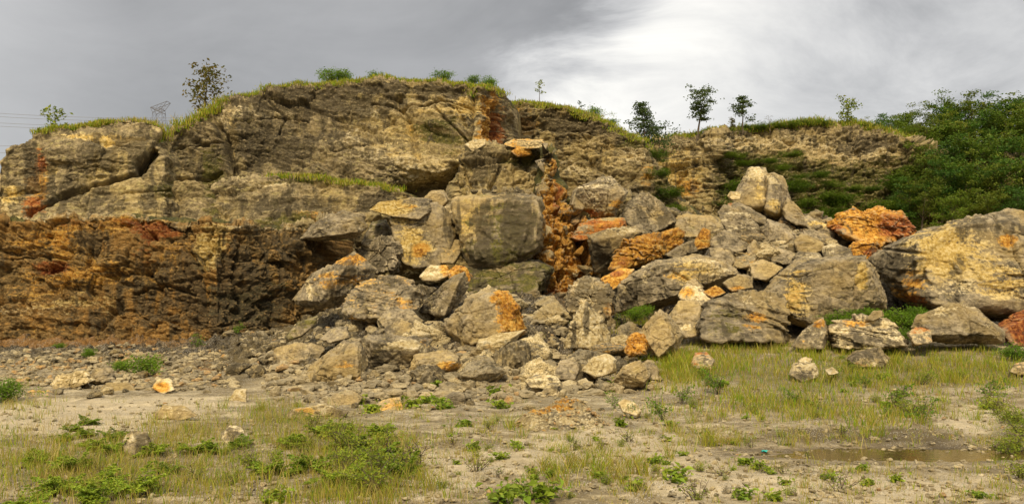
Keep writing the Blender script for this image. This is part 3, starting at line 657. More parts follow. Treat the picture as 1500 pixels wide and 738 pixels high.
GO = 'gold'; O = 'ochre'; R_ = 'rust'; PA = 'pale'; DK = 'dark'; MO = 'moss'
BL = [
 # --- foot of the fall, front row
 ('long grey half of the split slab lying at the left front of the rockfall', 25.2, 1.6, '433,575 446,545 472,521 502,500 530,492 537,520 540,552 512,570 470,577', {DK: .12}, [(PA, 440, 568, 14, 12, .8), (PA, 495, 503, 30, 6, .5), (O, 505, 535, 30, 22, .25)], [(475, 535, -.7), (525, 510, -.7), (525, 552, -.8), (450, 565, -.5)]),
 ('broad pale-topped half of the split slab, hollowed below, right of the crack', 26.2, 2.0, '532,492 562,490 612,492 634,497 628,520 604,546 592,562 545,566 538,530', {}, [(PA, 585, 505, 50, 10, .6), (DK, 552, 535, 16, 14, .7), (O, 625, 500, 14, 8, .4)], [(545, 500, -.9), (610, 512, -.8), (590, 552, -.3)]),
 ('squat boxy boulder with grey top and brown broken side, right of the split slab', 25.2, 1.7, '600,542 608,520 650,512 673,519 680,548 662,566 606,563', {}, [(DK, 650, 548, 26, 14, .5), (O, 660, 535, 22, 14, .4)], [(615, 530, -.6), (668, 530, -.7), (630, 560, -.6)]),
 ('brown lumpy boulder half buried left of the split slab', 28.5, 1.8, '398,525 404,508 450,500 477,508 462,535 430,549 403,552', {O: .15, DK: .2}, [], ()),
 ('big two-tone boulder: grey left face and bright orange right face', 28.6, 2.6, '647,476 668,452 702,428 744,425 758,450 776,488 742,501 692,510 668,508', {}, [(O, 752, 465, 20, 36, 1.2), (O, 730, 435, 12, 12, .8), (PA, 742, 428, 10, 6, .9)], [(722, 432, -.9), (738, 486, -1.3), (680, 470, -1.0), (690, 505, -1.1)]),
 ('cream tilted slab lying against the foot of the two-tone boulder', 26.6, 1.3, '688,520 700,496 735,488 769,483 752,503 722,531 700,532', {PA: .35}, [(O, 712, 515, 14, 14, .35), (PA, 735, 492, 30, 7, .7)], [(702, 508, -.5), (755, 492, -.5), (715, 528, -.4)]),
 ('flat-sided grey slab leaning to the right, with an edge like a ship bow', 32, 1.8, '612,456 632,430 662,405 681,397 687,420 676,442 650,463 632,465', {DK: .12}, [(PA, 640, 452, 16, 8, .3)], [(650, 462, -.9), (672, 412, -.7)]),
 ('bright orange-topped rock wedged behind the leaning grey slab', 33.6, 1.1, '655,398 668,388 684,392 692,405 684,420 660,415', {O: .9}, [], ()),
 ('yellow and grey rounded rock on top of the heap, left of the orange one', 34.6, 1.6, '614,405 630,388 656,389 662,402 642,413 620,412', {PA: .3}, [(O, 652, 396, 10, 10, .8)], ()),
 ('large brown leaning slab streaked white, under the overhanging wall', 34, 2.2, '427,440 455,402 500,380 521,369 552,394 542,420 508,441 472,453 440,452', {DK: .22}, [(O, 500, 410, 50, 14, .45), (O, 515, 380, 30, 10, .6), (PA, 452, 415, 5, 24, .7)], [(505, 390, -.9), (470, 440, -.9), (440, 440, -.6)]),
 ('wide bedded brown block, cracked across, in the middle of the heap', 31.2, 2.2, '500,455 506,436 522,418 560,407 600,410 620,428 614,448 562,470 512,466', {O: .2}, [(DK, 600, 430, 20, 16, .3)], (), dict(strat=.06)),
 ('grey-brown angular block below the bedded brown one', 30, 1.4, '552,468 574,447 602,453 620,470 608,484 566,485', {}, [], ()),
 ('dark brown wedge resting above the broad pale-topped slab', 28.6, 1.2, '563,482 584,464 612,473 616,488 594,496 566,494', {DK: .25}, [], ()),
 ('brown angular stone just above the left end of the split slab', 28.6, 1.0, '468,497 484,481 510,477 514,494 484,503', {}, [], ()),
 ('mottled yellow and white lichened stone in the dark rubble', 30.2, 1.0, '416,494 438,471 468,461 462,476 441,492 421,501', {PA: .3, MO: .35}, [(DK, 440, 480, 20, 12, .3)], ()),
 ('large hummocky grey boulder on the rim of the dark wall', 40, 3.2, '438,350 455,330 480,315 502,309 536,312 540,334 522,349 470,354', {PA: .16}, [], [(468, 326, -.9), (515, 322, -1.1), (478, 346, -1.2), (525, 340, -1.2), (450, 342, -.6)]),
 ('dark triangular rock in the cleft left of the yellow overhang', 43, 1.8, '528,358 545,325 566,321 577,342 562,354', {DK: .35, MO: .3}, [], ()),
 ('cluster-like knobbly dark grey rock below the yellow overhang', 40.5, 2.4, '521,366 545,352 576,343 588,370 584,396 552,402 528,384', {DK: .3}, [], (), dict(fac=.10)),
 ('yellow-topped overhanging slab pointing left like a beak', 41.5, 2.4, '541,308 556,296 604,289 630,292 640,306 618,322 572,317', {}, [(O, 600, 302, 14, 6, .35), (GO, 568, 301, 36, 14, 1.0)], ()),
 ('tall pale column of rock carrying the yellow overhanging slab', 41.3, 2.8, '571,313 600,300 640,298 658,312 667,345 655,382 637,397 606,396 590,388 578,350', {}, [(O, 616, 368, 12, 12, .7), (GO, 606, 362, 26, 26, .7), (GO, 590, 318, 20, 18, .4), (DK, 655, 340, 14, 30, .4)], ()),
 ('grey cube-shaped rock perched at the top left of the massive block', 42, 1.7, '621,291 632,279 651,278 658,293 646,309 627,306', {}, [], ()),
 ('pinkish square rock caught in the gap beside the massive block', 41.6, 1.4, '641,311 655,299 669,305 666,326 650,331 643,326', {PA: .25}, [], ()),
 ('brown rock jammed under the left edge of the massive block', 40.8, 1.5, '644,362 660,351 674,352 677,370 666,387 646,387', {O: .2}, [], ()),
 ('massive flat-faced grey-green block standing at the centre of the quarry', 41, 5.5, '660,291 700,285 760,283 794,289 800,320 796,355 790,371 768,386 730,398 690,391 674,370 668,330', {DK: .22, MO: .1}, [(MO, 730, 372, 70, 18, .45), (PA, 700, 335, 24, 30, .4), (DK, 760, 330, 40, 40, .3), (GO, 690, 330, 26, 40, .45), (GO, 740, 300, 40, 16, .25), (O, 802, 340, 8, 40, .6), (MO, 735, 320, 50, 36, .32), (DK, 700, 380, 40, 14, .35), (DK, 745, 310, 10, 50, .4), (DK, 705, 350, 8, 40, .35), (PA, 780, 350, 16, 24, .3)], [(670, 300, -.7), (700, 292, -1.0), (790, 293, -1.5), (796, 320, -1.6), (789, 362, -1.6), (700, 378, -1.5), (682, 360, -1.1), (732, 389, -1.3)], dict(lump=.03, fac=.026)),
 ('mossy undercut rock carrying the massive block', 40.6, 4.0, '668,392 700,384 790,380 812,392 800,425 760,440 700,436 672,420', {MO: .45, DK: .25}, [(O, 785, 405, 20, 16, .4)], ()),
 ('small cream slab on the rock shelf above the massive block', 47, 1.5, '680,212 694,205 712,204 713,212 692,223', {PA: .5}, [], ()),
 ('long thin pale slab on the shelf beside the rust vein', 47, 1.8, '738,211 752,204 796,205 802,216 764,219', {PA: .5, O: .3}, [], ()),
 ('small orange block at the top end of the rust vein', 46.8, 1.2, '748,222 760,215 778,217 780,228 758,230', {O: .7}, [], ()),
 # --- right of the vein
 ('smooth tan slab with a raised roof-like top, right of the rust vein', 43, 3.0, '838,300 846,276 877,262 896,257 921,281 908,303 902,317 868,319', {PA: .2}, [(R_, 862, 312, 22, 8, .6), (O, 905, 300, 16, 10, .4)], [(880, 275, -.9), (915, 284, -.9), (895, 310, -.7)]),
 ('grey-tan rock beside the cleft of the rust vein', 43.6, 2.2, '834,300 838,280 850,272 864,292 854,308 840,308', {}, [], ()),
 ('rust-red shelf of rock below the roof-shaped tan slab', 42, 2.0, '834,348 850,326 882,319 914,318 918,332 884,347 846,353', {R_: .35, O: .4}, [(PA, 890, 322, 20, 6, .6), (O, 900, 335, 18, 10, .5)], ()),
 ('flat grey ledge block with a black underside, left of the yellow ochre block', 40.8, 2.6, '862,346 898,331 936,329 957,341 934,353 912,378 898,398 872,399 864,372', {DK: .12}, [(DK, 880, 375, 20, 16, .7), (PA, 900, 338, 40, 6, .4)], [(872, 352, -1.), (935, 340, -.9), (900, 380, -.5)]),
 ('glowing yellow ochre block with a shaggy crumbled face', 38, 2.4, '896,392 905,366 926,348 960,341 991,334 1004,345 990,357 960,372 930,390 905,400', {O: 1.1}, [(R_, 910, 385, 14, 10, .4)], (), dict(fac=.11, strat=.05)),
 ('dark grey weathered hump of rock at the foot of the rear cliff', 46.5, 3.5, '908,318 925,286 952,282 974,300 992,322 962,342 930,334', {DK: .35}, [], ()),
 ('low pale grey ridge of rock below the far wall', 47, 3.0, '968,334 1000,314 1042,316 1064,331 1024,348 985,348', {MO: .15}, [], ()),
 ('thin grey slab sloping up behind the pale-faced block', 37, 1.2, '973,373 1010,352 1027,349 1024,366 992,380', {}, [], ()),
 ('small crumbly orange rock on end beside the thin grey slab', 37, .9, '1017,352 1029,334 1041,337 1041,361 1022,367', {O: 1.0}, [], ()),
 ('long low block with a pale bleached face and dark left end', 34, 3.4, '900,458 904,420 916,404 960,382 1022,372 1062,380 1084,402 1056,424 1010,434 960,450 920,464', {}, [(PA, 1035, 395, 30, 16, .6), (GO, 1010, 400, 36, 20, .5), (DK, 925, 430, 26, 26, .6), (PA, 945, 405, 8, 24, .4), (O, 990, 405, 30, 12, .25)], [(922, 412, -1.2), (962, 389, -1.4), (1020, 380, -1.5), (1058, 388, -1.2), (1070, 402, -1.0), (1005, 428, -1.5), (940, 448, -1.4)]),
 ('reddish tan rock tucked at the left end of the bleached block', 35, 1.5, '879,408 904,394 928,394 908,418 888,428', {O: .6}, [(R_, 905, 402, 10, 6, .5)], ()),
 ('black and white streaked boulder above the pointed pale stone', 30, 1.9, '827,442 835,415 860,404 886,408 900,430 896,456 884,472 850,464 832,464', {DK: .40}, [(O, 894, 455, 8, 12, .8), (PA, 862, 425, 20, 20, .5)], (), dict(fac=.08, strat=.04)),
 ('pointed pale stone standing upright like a tooth, stained by two brown streaks', 28.4, 1.6, '825,509 838,472 848,446 860,442 880,464 893,490 895,520 870,520 842,514', {PA: .5}, [(DK, 860, 478, 5, 40, .5), (DK, 842, 490, 4, 30, .4)], [(858, 450, -.4), (850, 510, -.8), (885, 512, -.6)]),
 ('dark grey pyramid-shaped boulder at the edge of the tall grass', 27.4, 1.9, '934,491 952,470 966,452 978,462 1001,490 988,521 966,526 942,512', {DK: .18}, [], [(968, 458, -.4), (990, 500, -.9), (945, 500, -.7), (965, 522, -.9)]),
 ('rounded grey boulder behind the dark pyramid', 29, 1.7, '976,464 994,441 1024,439 1031,464 1024,491 1002,497 986,478', {}, [(PA, 1005, 480, 10, 8, .5)], ()),
 ('flat tan slab tipped against the bleached block', 30, 1.2, '993,432 1006,414 1032,424 1047,441 1026,449 1002,442', {PA: .3}, [(O, 1005, 430, 12, 10, .4)], ()),
 ('little brown wedge sitting on the bleached block', 31, .8, '1006,412 1019,406 1032,421 1016,427', {DK: .2}, [], ()),
 ('small orange stone between two grey ones beside the bleached block', 30, .9, '1028,428 1048,417 1062,428 1042,437', {O: .8}, [], ()),
 ('smooth mauve-grey stone with an orange base, beside the layered block', 31, 1.3, '1058,414 1084,400 1104,405 1103,422 1072,428', {}, [(O, 1078, 422, 14, 6, .7)], ()),
 ('dark layered block with thin bedding, left of the wide tan boulder', 28.8, 2.8, '1024,474 1030,445 1062,430 1112,424 1146,430 1153,460 1154,502 1100,504 1042,500 1028,494', {DK: .22}, [(O, 1105, 470, 24, 14, .45), (PA, 1110, 440, 30, 10, .4), (MO, 1060, 470, 40, 24, .4)], (), dict(strat=.07)),
 ('wide tan boulder with a flat top and a bleached streak near its right corner', 30.4, 3.8, '1113,432 1140,400 1166,380 1202,377 1266,374 1282,390 1299,436 1296,452 1242,462 1206,470 1190,484 1160,474 1148,444', {}, [(O, 1165, 425, 26, 34, .3), (GO, 1165, 430, 26, 40, .6), (GO, 1262, 405, 9, 22, .9), (DK, 1215, 400, 34, 24, .35), (DK, 1200, 450, 16, 16, .5)], [(1170, 388, -.8), (1205, 384, -1.1), (1268, 383, -1.3), (1288, 440, -1.2), (1240, 458, -1.3), (1195, 476, -1.5), (1160, 462, -1.2), (1135, 425, -.6)], dict(lump=.02, fac=.02)),
 ('small peaked rock with an orange notch, under the wide tan boulder', 27.2, 1.3, '1158,507 1175,483 1206,464 1213,488 1208,512 1172,513', {PA: .2}, [(O, 1198, 475, 10, 8, .8), (O, 1175, 498, 14, 10, .3)], ()),
 ('low scaly outcrop of cream and grey plates in the grass', 27.2, 2.0, '1209,494 1214,473 1260,464 1301,464 1309,482 1328,507 1260,512 1214,508', {PA: .3}, [(DK, 1280, 500, 40, 10, .5), (O, 1250, 475, 30, 8, .4)], (), dict(strat=.09)),
 ('small oval grey stone perched on the scaly outcrop', 26.8, .6, '1267,468 1279,455 1293,454 1294,463 1280,470', {}, [], ()),
 ('dark stone with a cream underside in front of the scaly outcrop', 25, 1.3, '1238,526 1250,515 1290,509 1304,524 1294,538 1250,538', {DK: .3}, [(PA, 1275, 528, 26, 7, .9), (O, 1260, 532, 14, 6, .5)], ()),
 ('giant cream-faced boulder at the right edge with a dark undercut corner', 32.5, 6.5, '1271,380 1300,360 1342,342 1390,328 1442,315 1480,314 1524,322 1600,345 1610,400 1570,450 1505,472 1455,458 1410,447 1346,452 1312,432 1290,402', {}, [(PA, 1400, 385, 60, 50, .75), (GO, 1390, 370, 70, 50, .6), (DK, 1310, 400, 34, 40, .65), (O, 1330, 420, 26, 30, .55), (R_, 1345, 440, 24, 16, .45), (DK, 1407, 370, 12, 40, .4), (O, 1475, 355, 14, 12, .6), (DK, 1460, 335, 60, 14, .45), (O, 1400, 420, 40, 20, .25), (GO, 1480, 415, 40, 24, .5)], [(1345, 352, -1.8), (1368, 447, -3.0), (1395, 336, -1.6), (1450, 325, -1.4), (1500, 328, -1.2), (1460, 448, -2.9), (1570, 390, -2.2), (1510, 462, -2.6)], dict(lump=.02, fac=.03, strat=.012)),  # dark spot on the left facet paints the shade of the undercut
 ('grey flat-topped boulder in the grass under the giant cream boulder', 27.4, 1.9, '1334,478 1344,461 1390,443 1430,450 1472,485 1474,504 1400,506 1344,500', {}, [(PA, 1390, 452, 34, 8, .6), (DK, 1430, 495, 40, 8, .5), (O, 1345, 485, 14, 10, .5)], [(1400, 460, -.5), (1455, 490, -.8), (1365, 490, -.8)]),
 ('red-brown earth-coloured boulder under the right end of the giant one', 29.2, 2.6, '1462,474 1500,455 1562,440 1570,505 1484,508', {R_: .8}, [], ()),
 ('small pink-cream stone at the left foot of the flat-topped grey boulder', 26.6, .9, '1328,488 1340,478 1362,482 1366,502 1338,506', {PA: .4, R_: .25}, [], ()),
 # --- right heap
 ('left horn of the split peak crowning the right-hand heap, with a flat cut top', 40, 2.2, '1072,297 1085,283 1099,268 1096,245 1121,246 1132,272 1127,304 1108,314 1088,306', {}, [(PA, 1108, 254, 20, 10, .7), (GO, 1112, 280, 10, 20, .5)], [(1103, 254, -.6), (1117, 256, -.9), (1120, 300, -1.2), (1104, 304, -1.1), (1088, 292, -.5)], dict(terr=.08)),
 ('right half of the split peak on the right-hand heap, with a notched right edge', 39.8, 2.4, '1118,258 1134,253 1150,262 1147,276 1158,292 1151,321 1126,323 1114,306', {}, [(GO, 1132, 304, 12, 14, .6), (PA, 1130, 262, 20, 8, .5)], [(1126, 262, -.8), (1143, 266, -.7), (1138, 315, -1.2), (1122, 305, -1.1)], dict(terr=.08)),
 ('upper of two long slabs sliding down the right side of the heap', 38.2, .9, '1172,318 1186,316 1216,332 1232,348 1222,352 1190,338', {}, [(GO, 1200, 330, 24, 8, .5)], ()),
 ('lower of two long slabs sliding down the right side of the heap', 37.2, .9, '1176,338 1192,336 1222,350 1240,364 1228,368 1196,354', {}, [(GO, 1210, 350, 24, 8, .4)], ()),
 ('wedge of grey rock between the sliding slabs and the wide tan boulder', 35.6, 1.0, '1202,362 1222,356 1246,364 1252,376 1222,380 1206,376', {PA: .2}, [], ()),
 ('slanting grey slab under the faceted grey-tan block', 35.4, 1.0, '1122,370 1140,362 1168,372 1176,384 1148,388 1128,382', {DK: .1}, [], ()),
 ('smooth rounded tan boulder on the left slope of the right-hand heap', 38, 2.0, '1052,312 1060,300 1081,302 1102,318 1118,340 1120,354 1096,352 1064,337', {PA: .2}, [], ()),
 ('long thin slab lying under the split peak', 38.4, 1.4, '1064,297 1082,296 1122,318 1121,332 1096,320 1068,305', {}, [(R_, 1068, 298, 6, 5, .7)], ()),
 ('little cream stone perched at the end of the long thin slab', 38.8, .8, '1065,287 1070,280 1086,281 1085,292 1070,293', {PA: .8}, [], ()),
 ('faceted grey-tan block below the split peak', 37, 1.8, '1116,338 1124,320 1150,329 1169,345 1162,367 1136,364 1120,352', {}, [(PA, 1145, 355, 10, 6, .5)], [(1128, 328, -.5), (1160, 348, -.6), (1140, 362, -.7)]),
 ('cracked grey rock on the right shoulder of the split peak', 38.4, 1.6, '1145,302 1154,289 1170,304 1182,320 1185,332 1166,331 1148,318', {DK: .15}, [], ()),
 ('flat-topped grey block lowest on the right-hand heap', 36, 1.4, '1164,352 1175,341 1206,355 1211,366 1192,373 1168,368', {}, [], ()),
 ('rough grey rock left of the dark hollow in the right-hand heap', 37, 1.6, '1038,352 1060,335 1086,344 1102,361 1086,370 1058,368', {DK: .12}, [], ()),
 ('drab rock under the rough grey one, above the bleached block', 36, 1.5, '1037,362 1070,364 1082,386 1066,397 1044,384', {DK: .2}, [], ()),
 ('small brown block in the middle of the right-hand heap', 36, 1.1, '1094,362 1105,350 1127,366 1122,381 1097,377', {DK: .15}, [], ()),
 ('smooth brown rock over the dark hollow, left of the wide tan boulder', 34, 1.5, '1097,388 1118,379 1147,392 1124,412 1100,408', {}, [], ()),
 ('thin tilted flake above the wide tan boulder', 35, 1.0, '1160,378 1170,368 1200,370 1206,378 1180,382', {PA: .2}, [], ()),
 ('big orange and rust boulder with a grey cap on the skyline of the right-hand heap', 38, 3.0, '1213,334 1240,311 1286,300 1298,303 1322,315 1347,345 1322,354 1280,358 1248,354', {O: .6}, [(R_, 1315, 330, 26, 18, 1.0), (PA, 1265, 312, 30, 9, .6), (R_, 1225, 335, 12, 10, .7)], (), dict(fac=.10, strat=.05)),
 ('orange crumbling block below the rust boulder', 36, 1.8, '1232,377 1250,355 1284,351 1294,366 1272,383', {O: .75}, [(PA, 1245, 362, 10, 8, .5), (R_, 1275, 368, 14, 8, .7)], (), dict(fac=.09)),
 # --- small stones in front
 ('rounded whitish boulder in the front row below the tooth-shaped stone', 24, 1.1, '852,542 864,525 886,517 902,525 903,545 872,554', {PA: .65}, [], ()),
 ('grey-tan boulder left of the rounded whitish one', 24.4, 1.0, '809,547 821,528 840,522 850,539 842,557 815,556', {}, [], ()),
 ('pair-faced tan slab at the right end of the front row', 23.4, 1.2, '896,558 914,536 938,527 957,545 942,567 914,571', {PA: .2}, [], [(912, 545, -.4), (945, 560, -.5), (935, 535, -.4)]),
 ('grey stone right behind the pair-faced tan slab', 24.2, 1.0, '935,534 952,527 965,540 966,557 946,556', {}, [], ()),
 ('flat yellowish block at the front of the fallen rock', 23, .9, '769,557 785,548 816,550 823,562 802,570 775,567', {PA: .4}, [], ()),
 ('small pale cube of stone in front of the flat yellowish block', 22, .6, '792,577 800,562 816,560 818,578 804,583', {PA: .3}, [], ()),
 ('blocky grey stone right of the boxy boulder', 24.4, .9, '689,552 700,535 718,535 724,550 713,564 692,564', {}, [], ()),
 ('small bright orange lump beside the dark pyramid', 26.4, .8, '915,513 920,490 934,487 950,500 947,518 922,522', {O: 1.0}, [], (), dict(fac=.1)),
 ('white elongated stone beside the gravel mound', 18.2, .5, '904,590 914,582 930,590 941,602 936,610 912,603', {PA: 1.1}, [], ()),
 ('long tan slab half sunk in the scrub, left of centre', 18.2, .8, '419,612 428,598 475,591 512,601 500,618 440,624', {PA: .3}, [(O, 450, 605, 30, 10, .3)], ()),
 ('lichened grey rock in front of the split slab', 20.6, .7, '468,593 488,576 520,570 532,581 522,595 484,600', {PA: .15, MO: .15}, [], ()),
 ('tan broken rock on the gravel below the boxy boulder', 19.4, .6, '543,602 560,585 586,581 591,600 562,611', {PA: .2, O: .2}, [], ()),
 ('square grey stone on the gravel below the two-tone boulder', 20.7, .6, '646,583 664,572 681,575 681,592 654,598', {}, [], ()),
 ('dark stone with a white crust standing in the left foreground weeds', 13.9, .45, '178,648 190,630 216,631 223,650 207,668 184,664', {DK: .3}, [(PA, 203, 636, 22, 8, 1.2)], ()),
 ('tan pointed stone in the grass, right of the white-crusted one', 15, .5, '322,640 335,619 356,627 366,653 328,655', {PA: .3}, [], ()),
 ('flat slab raised on the sandy track at the left', 18, .7, '223,608 240,593 270,594 290,606 262,616 232,614', {PA: .2}, [], ()),
 ('pale upright stone at the right end of the left rubble', 21, .5, '334,584 345,570 362,569 362,592 345,595', {PA: .6}, [], ()),
 ('ochre and white stone at the front of the left rubble', 23.2, .6, '221,568 230,555 250,554 257,570 237,578', {PA: .5}, [(O, 235, 566, 12, 8, .7)], ()),
 ('craggy whitish grey stone in the left rubble', 24.6, .9, '73,563 90,546 125,544 138,556 112,568 82,570', {PA: .5}, [], (), dict(fac=.1)),
 ('craggy grey stone next to the whitish one in the left rubble', 24.9, .9, '128,552 140,538 162,540 170,553 146,562', {}, [], (), dict(fac=.1)),
 ('low brown rock at the front of the left rubble', 23.6, .9, '140,576 158,560 192,560 200,574 170,582', {}, [], ()),
 ('rounded tan rock with grass at its foot, far left of the track', 22.5, .9, '28,588 42,572 72,570 86,584 60,594', {O: .2}, [], ()),
 ('flat-topped tan rock alone in the right-hand grass', 22.9, .9, '1154,548 1164,531 1194,531 1200,550 1172,560', {PA: .35}, [(DK, 1172, 552, 16, 6, .4)], ()),
 ('small white stone right of the flat-topped tan rock', 22.4, .45, '1208,541 1219,537 1229,545 1214,550', {PA: .9}, [], ()),
 ('small grey stone behind the flat-topped tan rock', 24.2, .5, '1168,528 1178,522 1190,525 1188,532 1172,533', {PA: .4}, [], ()),
 ('pinkish broken stone in the tall grass right of the dark pyramid', 24.2, .8, '1012,532 1019,516 1034,515 1047,526 1042,540 1018,541', {PA: .35, R_: .25}, [], ()),
 ('pink stone at the far right edge of the grass', 23.6, .8, '1478,542 1488,532 1510,530 1520,544 1494,550', {PA: .4, R_: .3}, [], ()),
 ('tan stone on the bare gravel right of the white elongated one', 19.6, .4, '975,610 982,600 998,599 1002,609 988,614', {PA: .4}, [], ()),
]
for b in BL:
    label, Y, dep, outl, base, spots, ridge = b[:7]
    kw = b[7] if len(b) > 7 else {}
    boulder('boulder', label, Y, dep, outl, base, spots, ridge, **kw)


# ------------------------------------------------------------------ loose stones: individual copies of a few shapes
RG = np.random.RandomState(7)
def stone_proto(k, sub=5):
    rg = np.random.RandomState(100 + k)
    pts = rg.normal(size=(14, 3)); pts /= np.linalg.norm(pts, axis=1, keepdims=True); pts *= rg.uniform(.75, 1.05, (14, 1))
    pts *= np.array([1.0, rg.uniform(.65, 1.), rg.uniform(.45, .8)])
    V, Fc = rock_from(pts, 300 + k, sub, lump=.03, fac=.06, fine=.4, cleave=3)
    n = len(V); at = {a: np.zeros(n) for a in ATTRS}
    if k % 5 == 1: at['pale'][:] = .45
    if k == 3: at['ochre'][:] = .65
    if k == 8: at['ochre'][:] = .2
    if k % 5 == 4: at['dark'][:] = .55
    return new_mesh('stone', V, Fc, M_STONE, at)
STONES = [stone_proto(k) for k in range(10)]
def on_ground(px, py):
    """where the sight line through a photo point meets the quarry floor"""
    Y = np.linspace(9, 46, 1600); x = (px - 750) / F * Y; z = CH - (py - HOR) / F * Y
    g = G0(x, Y); k = np.argmax(z <= g)
    if not (z <= g).any(): return None
    return x[k], Y[k]
def scatter_stones(n, sampler, size, label, group, seed, choose=None):
    rg = np.random.RandomState(seed); made = 0; tries = 0
    while made < n and tries < n * 20:
        tries += 1
        px, py = sampler(rg); h = on_ground(px, py)
        if h is None: continue
        x, y = h; s = size(rg, y)
        k = choose(rg) if choose else [0, 1, 2, 4, 5, 6, 7, 8, 9][rg.randint(9)]
        z = float(Gn([x], [y])[0])
        o = obj('stone', STONES[k], (x, y, z + s * .18), None, label, 'stone', group)
        o.rotation_euler = (rg.uniform(-.4, .4), rg.uniform(-.4, .4), rg.uniform(0, 6.28)); o.scale = (s, s, s)
        made += 1
def area(pts):
    """random point in a polygon (photo pixels)"""
    a = np.array(pts, float); lo, hi = a.min(0), a.max(0)
    def f(rg):
        while True:
            x, y = rg.uniform(lo, hi); ins = False; j = len(a) - 1
            for i in range(len(a)):
                if (a[i, 1] > y) != (a[j, 1] > y) and x < (a[j, 0] - a[i, 0]) * (y - a[i, 1]) / (a[j, 1] - a[i, 1]) + a[i, 0]: ins = not ins
                j = i
            if ins: return x, y
    return f
pw = lambda lo, hi: (lambda rg, y: lo + (hi - lo) * rg.rand() ** 2.6)
scatter_stones(40, area([(500, 470), (560, 415), (620, 395), (700, 395), (830, 430), (900, 480), (960, 505), (960, 550), (760, 560), (600, 560), (480, 520)]), pw(.55, 1.15), 'grey-brown rock the size of a suitcase wedged in the middle of the rockfall', 'wedged rocks of the rockfall', 21)
scatter_stones(75, area([(470, 475), (620, 420), (700, 400), (800, 420), (830, 470), (960, 500), (965, 560), (880, 575), (760, 572), (600, 568), (540, 570)]), pw(.22, .8), 'loose grey-brown stone filling the gaps between the fallen boulders', 'stones among the fallen boulders', 1)
scatter_stones(45, area([(340, 480), (430, 440), (500, 450), (480, 500), (430, 545), (330, 560), (300, 545)]), pw(.2, .6), 'dark angular stone in the black rubble under the overhanging wall', 'dark rubble stones', 2, lambda rg: [4, 9, 4, 9, 2][rg.randint(5)])
scatter_stones(58, area([(0, 520), (200, 508), (330, 520), (330, 575), (150, 585), (0, 570)]), pw(.10, .36), 'small loose stone in the rubble below the ochre wall', 'stones below the ochre wall', 3)
scatter_stones(38, area([(1050, 380), (1060, 340), (1120, 330), (1190, 320), (1290, 360), (1230, 385), (1140, 385), (1100, 400)]), pw(.3, .85), 'tan stone sliding down the right-hand heap', 'stones on the right-hand heap', 4)
scatter_stones(26, area([(560, 575), (960, 565), (990, 600), (700, 610), (420, 600), (400, 580)]), pw(.06, .22), 'fist-sized to head-sized stone on the gravel in front of the rockfall', 'stones on the gravel apron', 5)
# rust and cream lumps broken out of the vein
for k in range(16):
    rg = np.random.RandomState(900 + k); px, py = rg.uniform(795, 868), rg.uniform(330, 415)
    s = rg.uniform(.25, .55); o = obj('stone', STONES[[3, 8, 3, 1][k % 4]], P(px, py, 42.3 - (py - 330) / 62 + rg.uniform(-.3, .2)), None, 'orange and cream lump broken out of the rust vein', 'stone', 'lumps of the rust vein')
    o.rotation_euler = rg.uniform(0, 6, 3); o.scale = (s, s * .9, s * .8)

for k in range(22):
    rg = np.random.RandomState(1200 + k); px = rg.uniform(690, 796); s = rg.uniform(.14, .34)
    o = obj('stone', STONES[[4, 9, 2, 5][k % 4]], P(px, 285 - rg.uniform(0, 6), 43.2 + rg.uniform(0, 1.2)), None, 'dark broken stone lying on the ledge behind the top of the massive block', 'stone', 'stones on the ledge of the massive block')
    o.rotation_euler = rg.uniform(0, 6, 3); o.scale = (s, s, s * .8)

def merged(protos, X, S, seed):
    """one mesh of many low-poly chips"""
    rg = np.random.RandomState(seed); Vs, Fs, T = [], [], []; n0 = 0
    for i in range(len(X)):
        V, Fc = protos[rg.randint(len(protos))]
        a = rg.uniform(0, 6.28); c, s = math.cos(a), math.sin(a)
        v = V * (S[i] * rg.uniform(.7, 1.2, 3)); v = np.stack([v[:, 0] * c - v[:, 1] * s, v[:, 0] * s + v[:, 1] * c, v[:, 2]], -1) + X[i]
        Vs.append(v); Fs.append(Fc + n0); n0 += len(v); T.append(np.full(len(v), rg.rand()))
    return np.concatenate(Vs), np.concatenate(Fs), np.concatenate(T)
def chips():
    out = []
    for k in range(6):
        rg = np.random.RandomState(60 + k); pts = rg.normal(size=(11, 3)); pts /= np.linalg.norm(pts, axis=1, keepdims=True); pts *= (1, .85, .75)
        out.append(rock_from(pts, 500 + k, 2, lump=.05, fac=.09, fine=0))
    return out
CH_ = chips()
def gravel(n, sampler, lo, hi, seed, tone):
    rg = np.random.RandomState(seed); X, S = [], []
    for i in range(n):
        px, py = sampler(rg); h = on_ground(px, py)
        if h is None: continue
        X.append((h[0], h[1], 0)); S.append(lo + (hi - lo) * rg.rand() ** 3)
    X = np.array(X); S = np.array(S); X[:, 2] = Gn(X[:, 0], X[:, 1]) + S * .25
    V, Fc, T = merged(CH_, X, S, seed)
    at = {a: np.zeros(len(V)) for a in ATTRS}
    at['pale'] = np.where(T > .66, .35 + (T - .66) * 2.2, 0); at['ochre'] = np.where(T < tone, .6, 0); at['dark'] = np.where((T > .25) & (T < .55), .45, 0)
    obj('gravel', new_mesh('gravel', V, Fc, M_STONE, at, smooth=False), kind='stuff')
gravel(7000, area([(0, 600), (400, 580), (700, 575), (1000, 570), (1500, 560), (1500, 738), (0, 738)]), .012, .085, 11, .02)
gravel(2300, area([(0, 515), (200, 505), (330, 515), (350, 570), (150, 574), (0, 562)]), .03, .22, 12, .16)
gravel(4200, area([(340, 480), (430, 440), (520, 420), (700, 395), (830, 410), (960, 490), (970, 570), (760, 590), (400, 590)]), .05, .34, 13, .04)
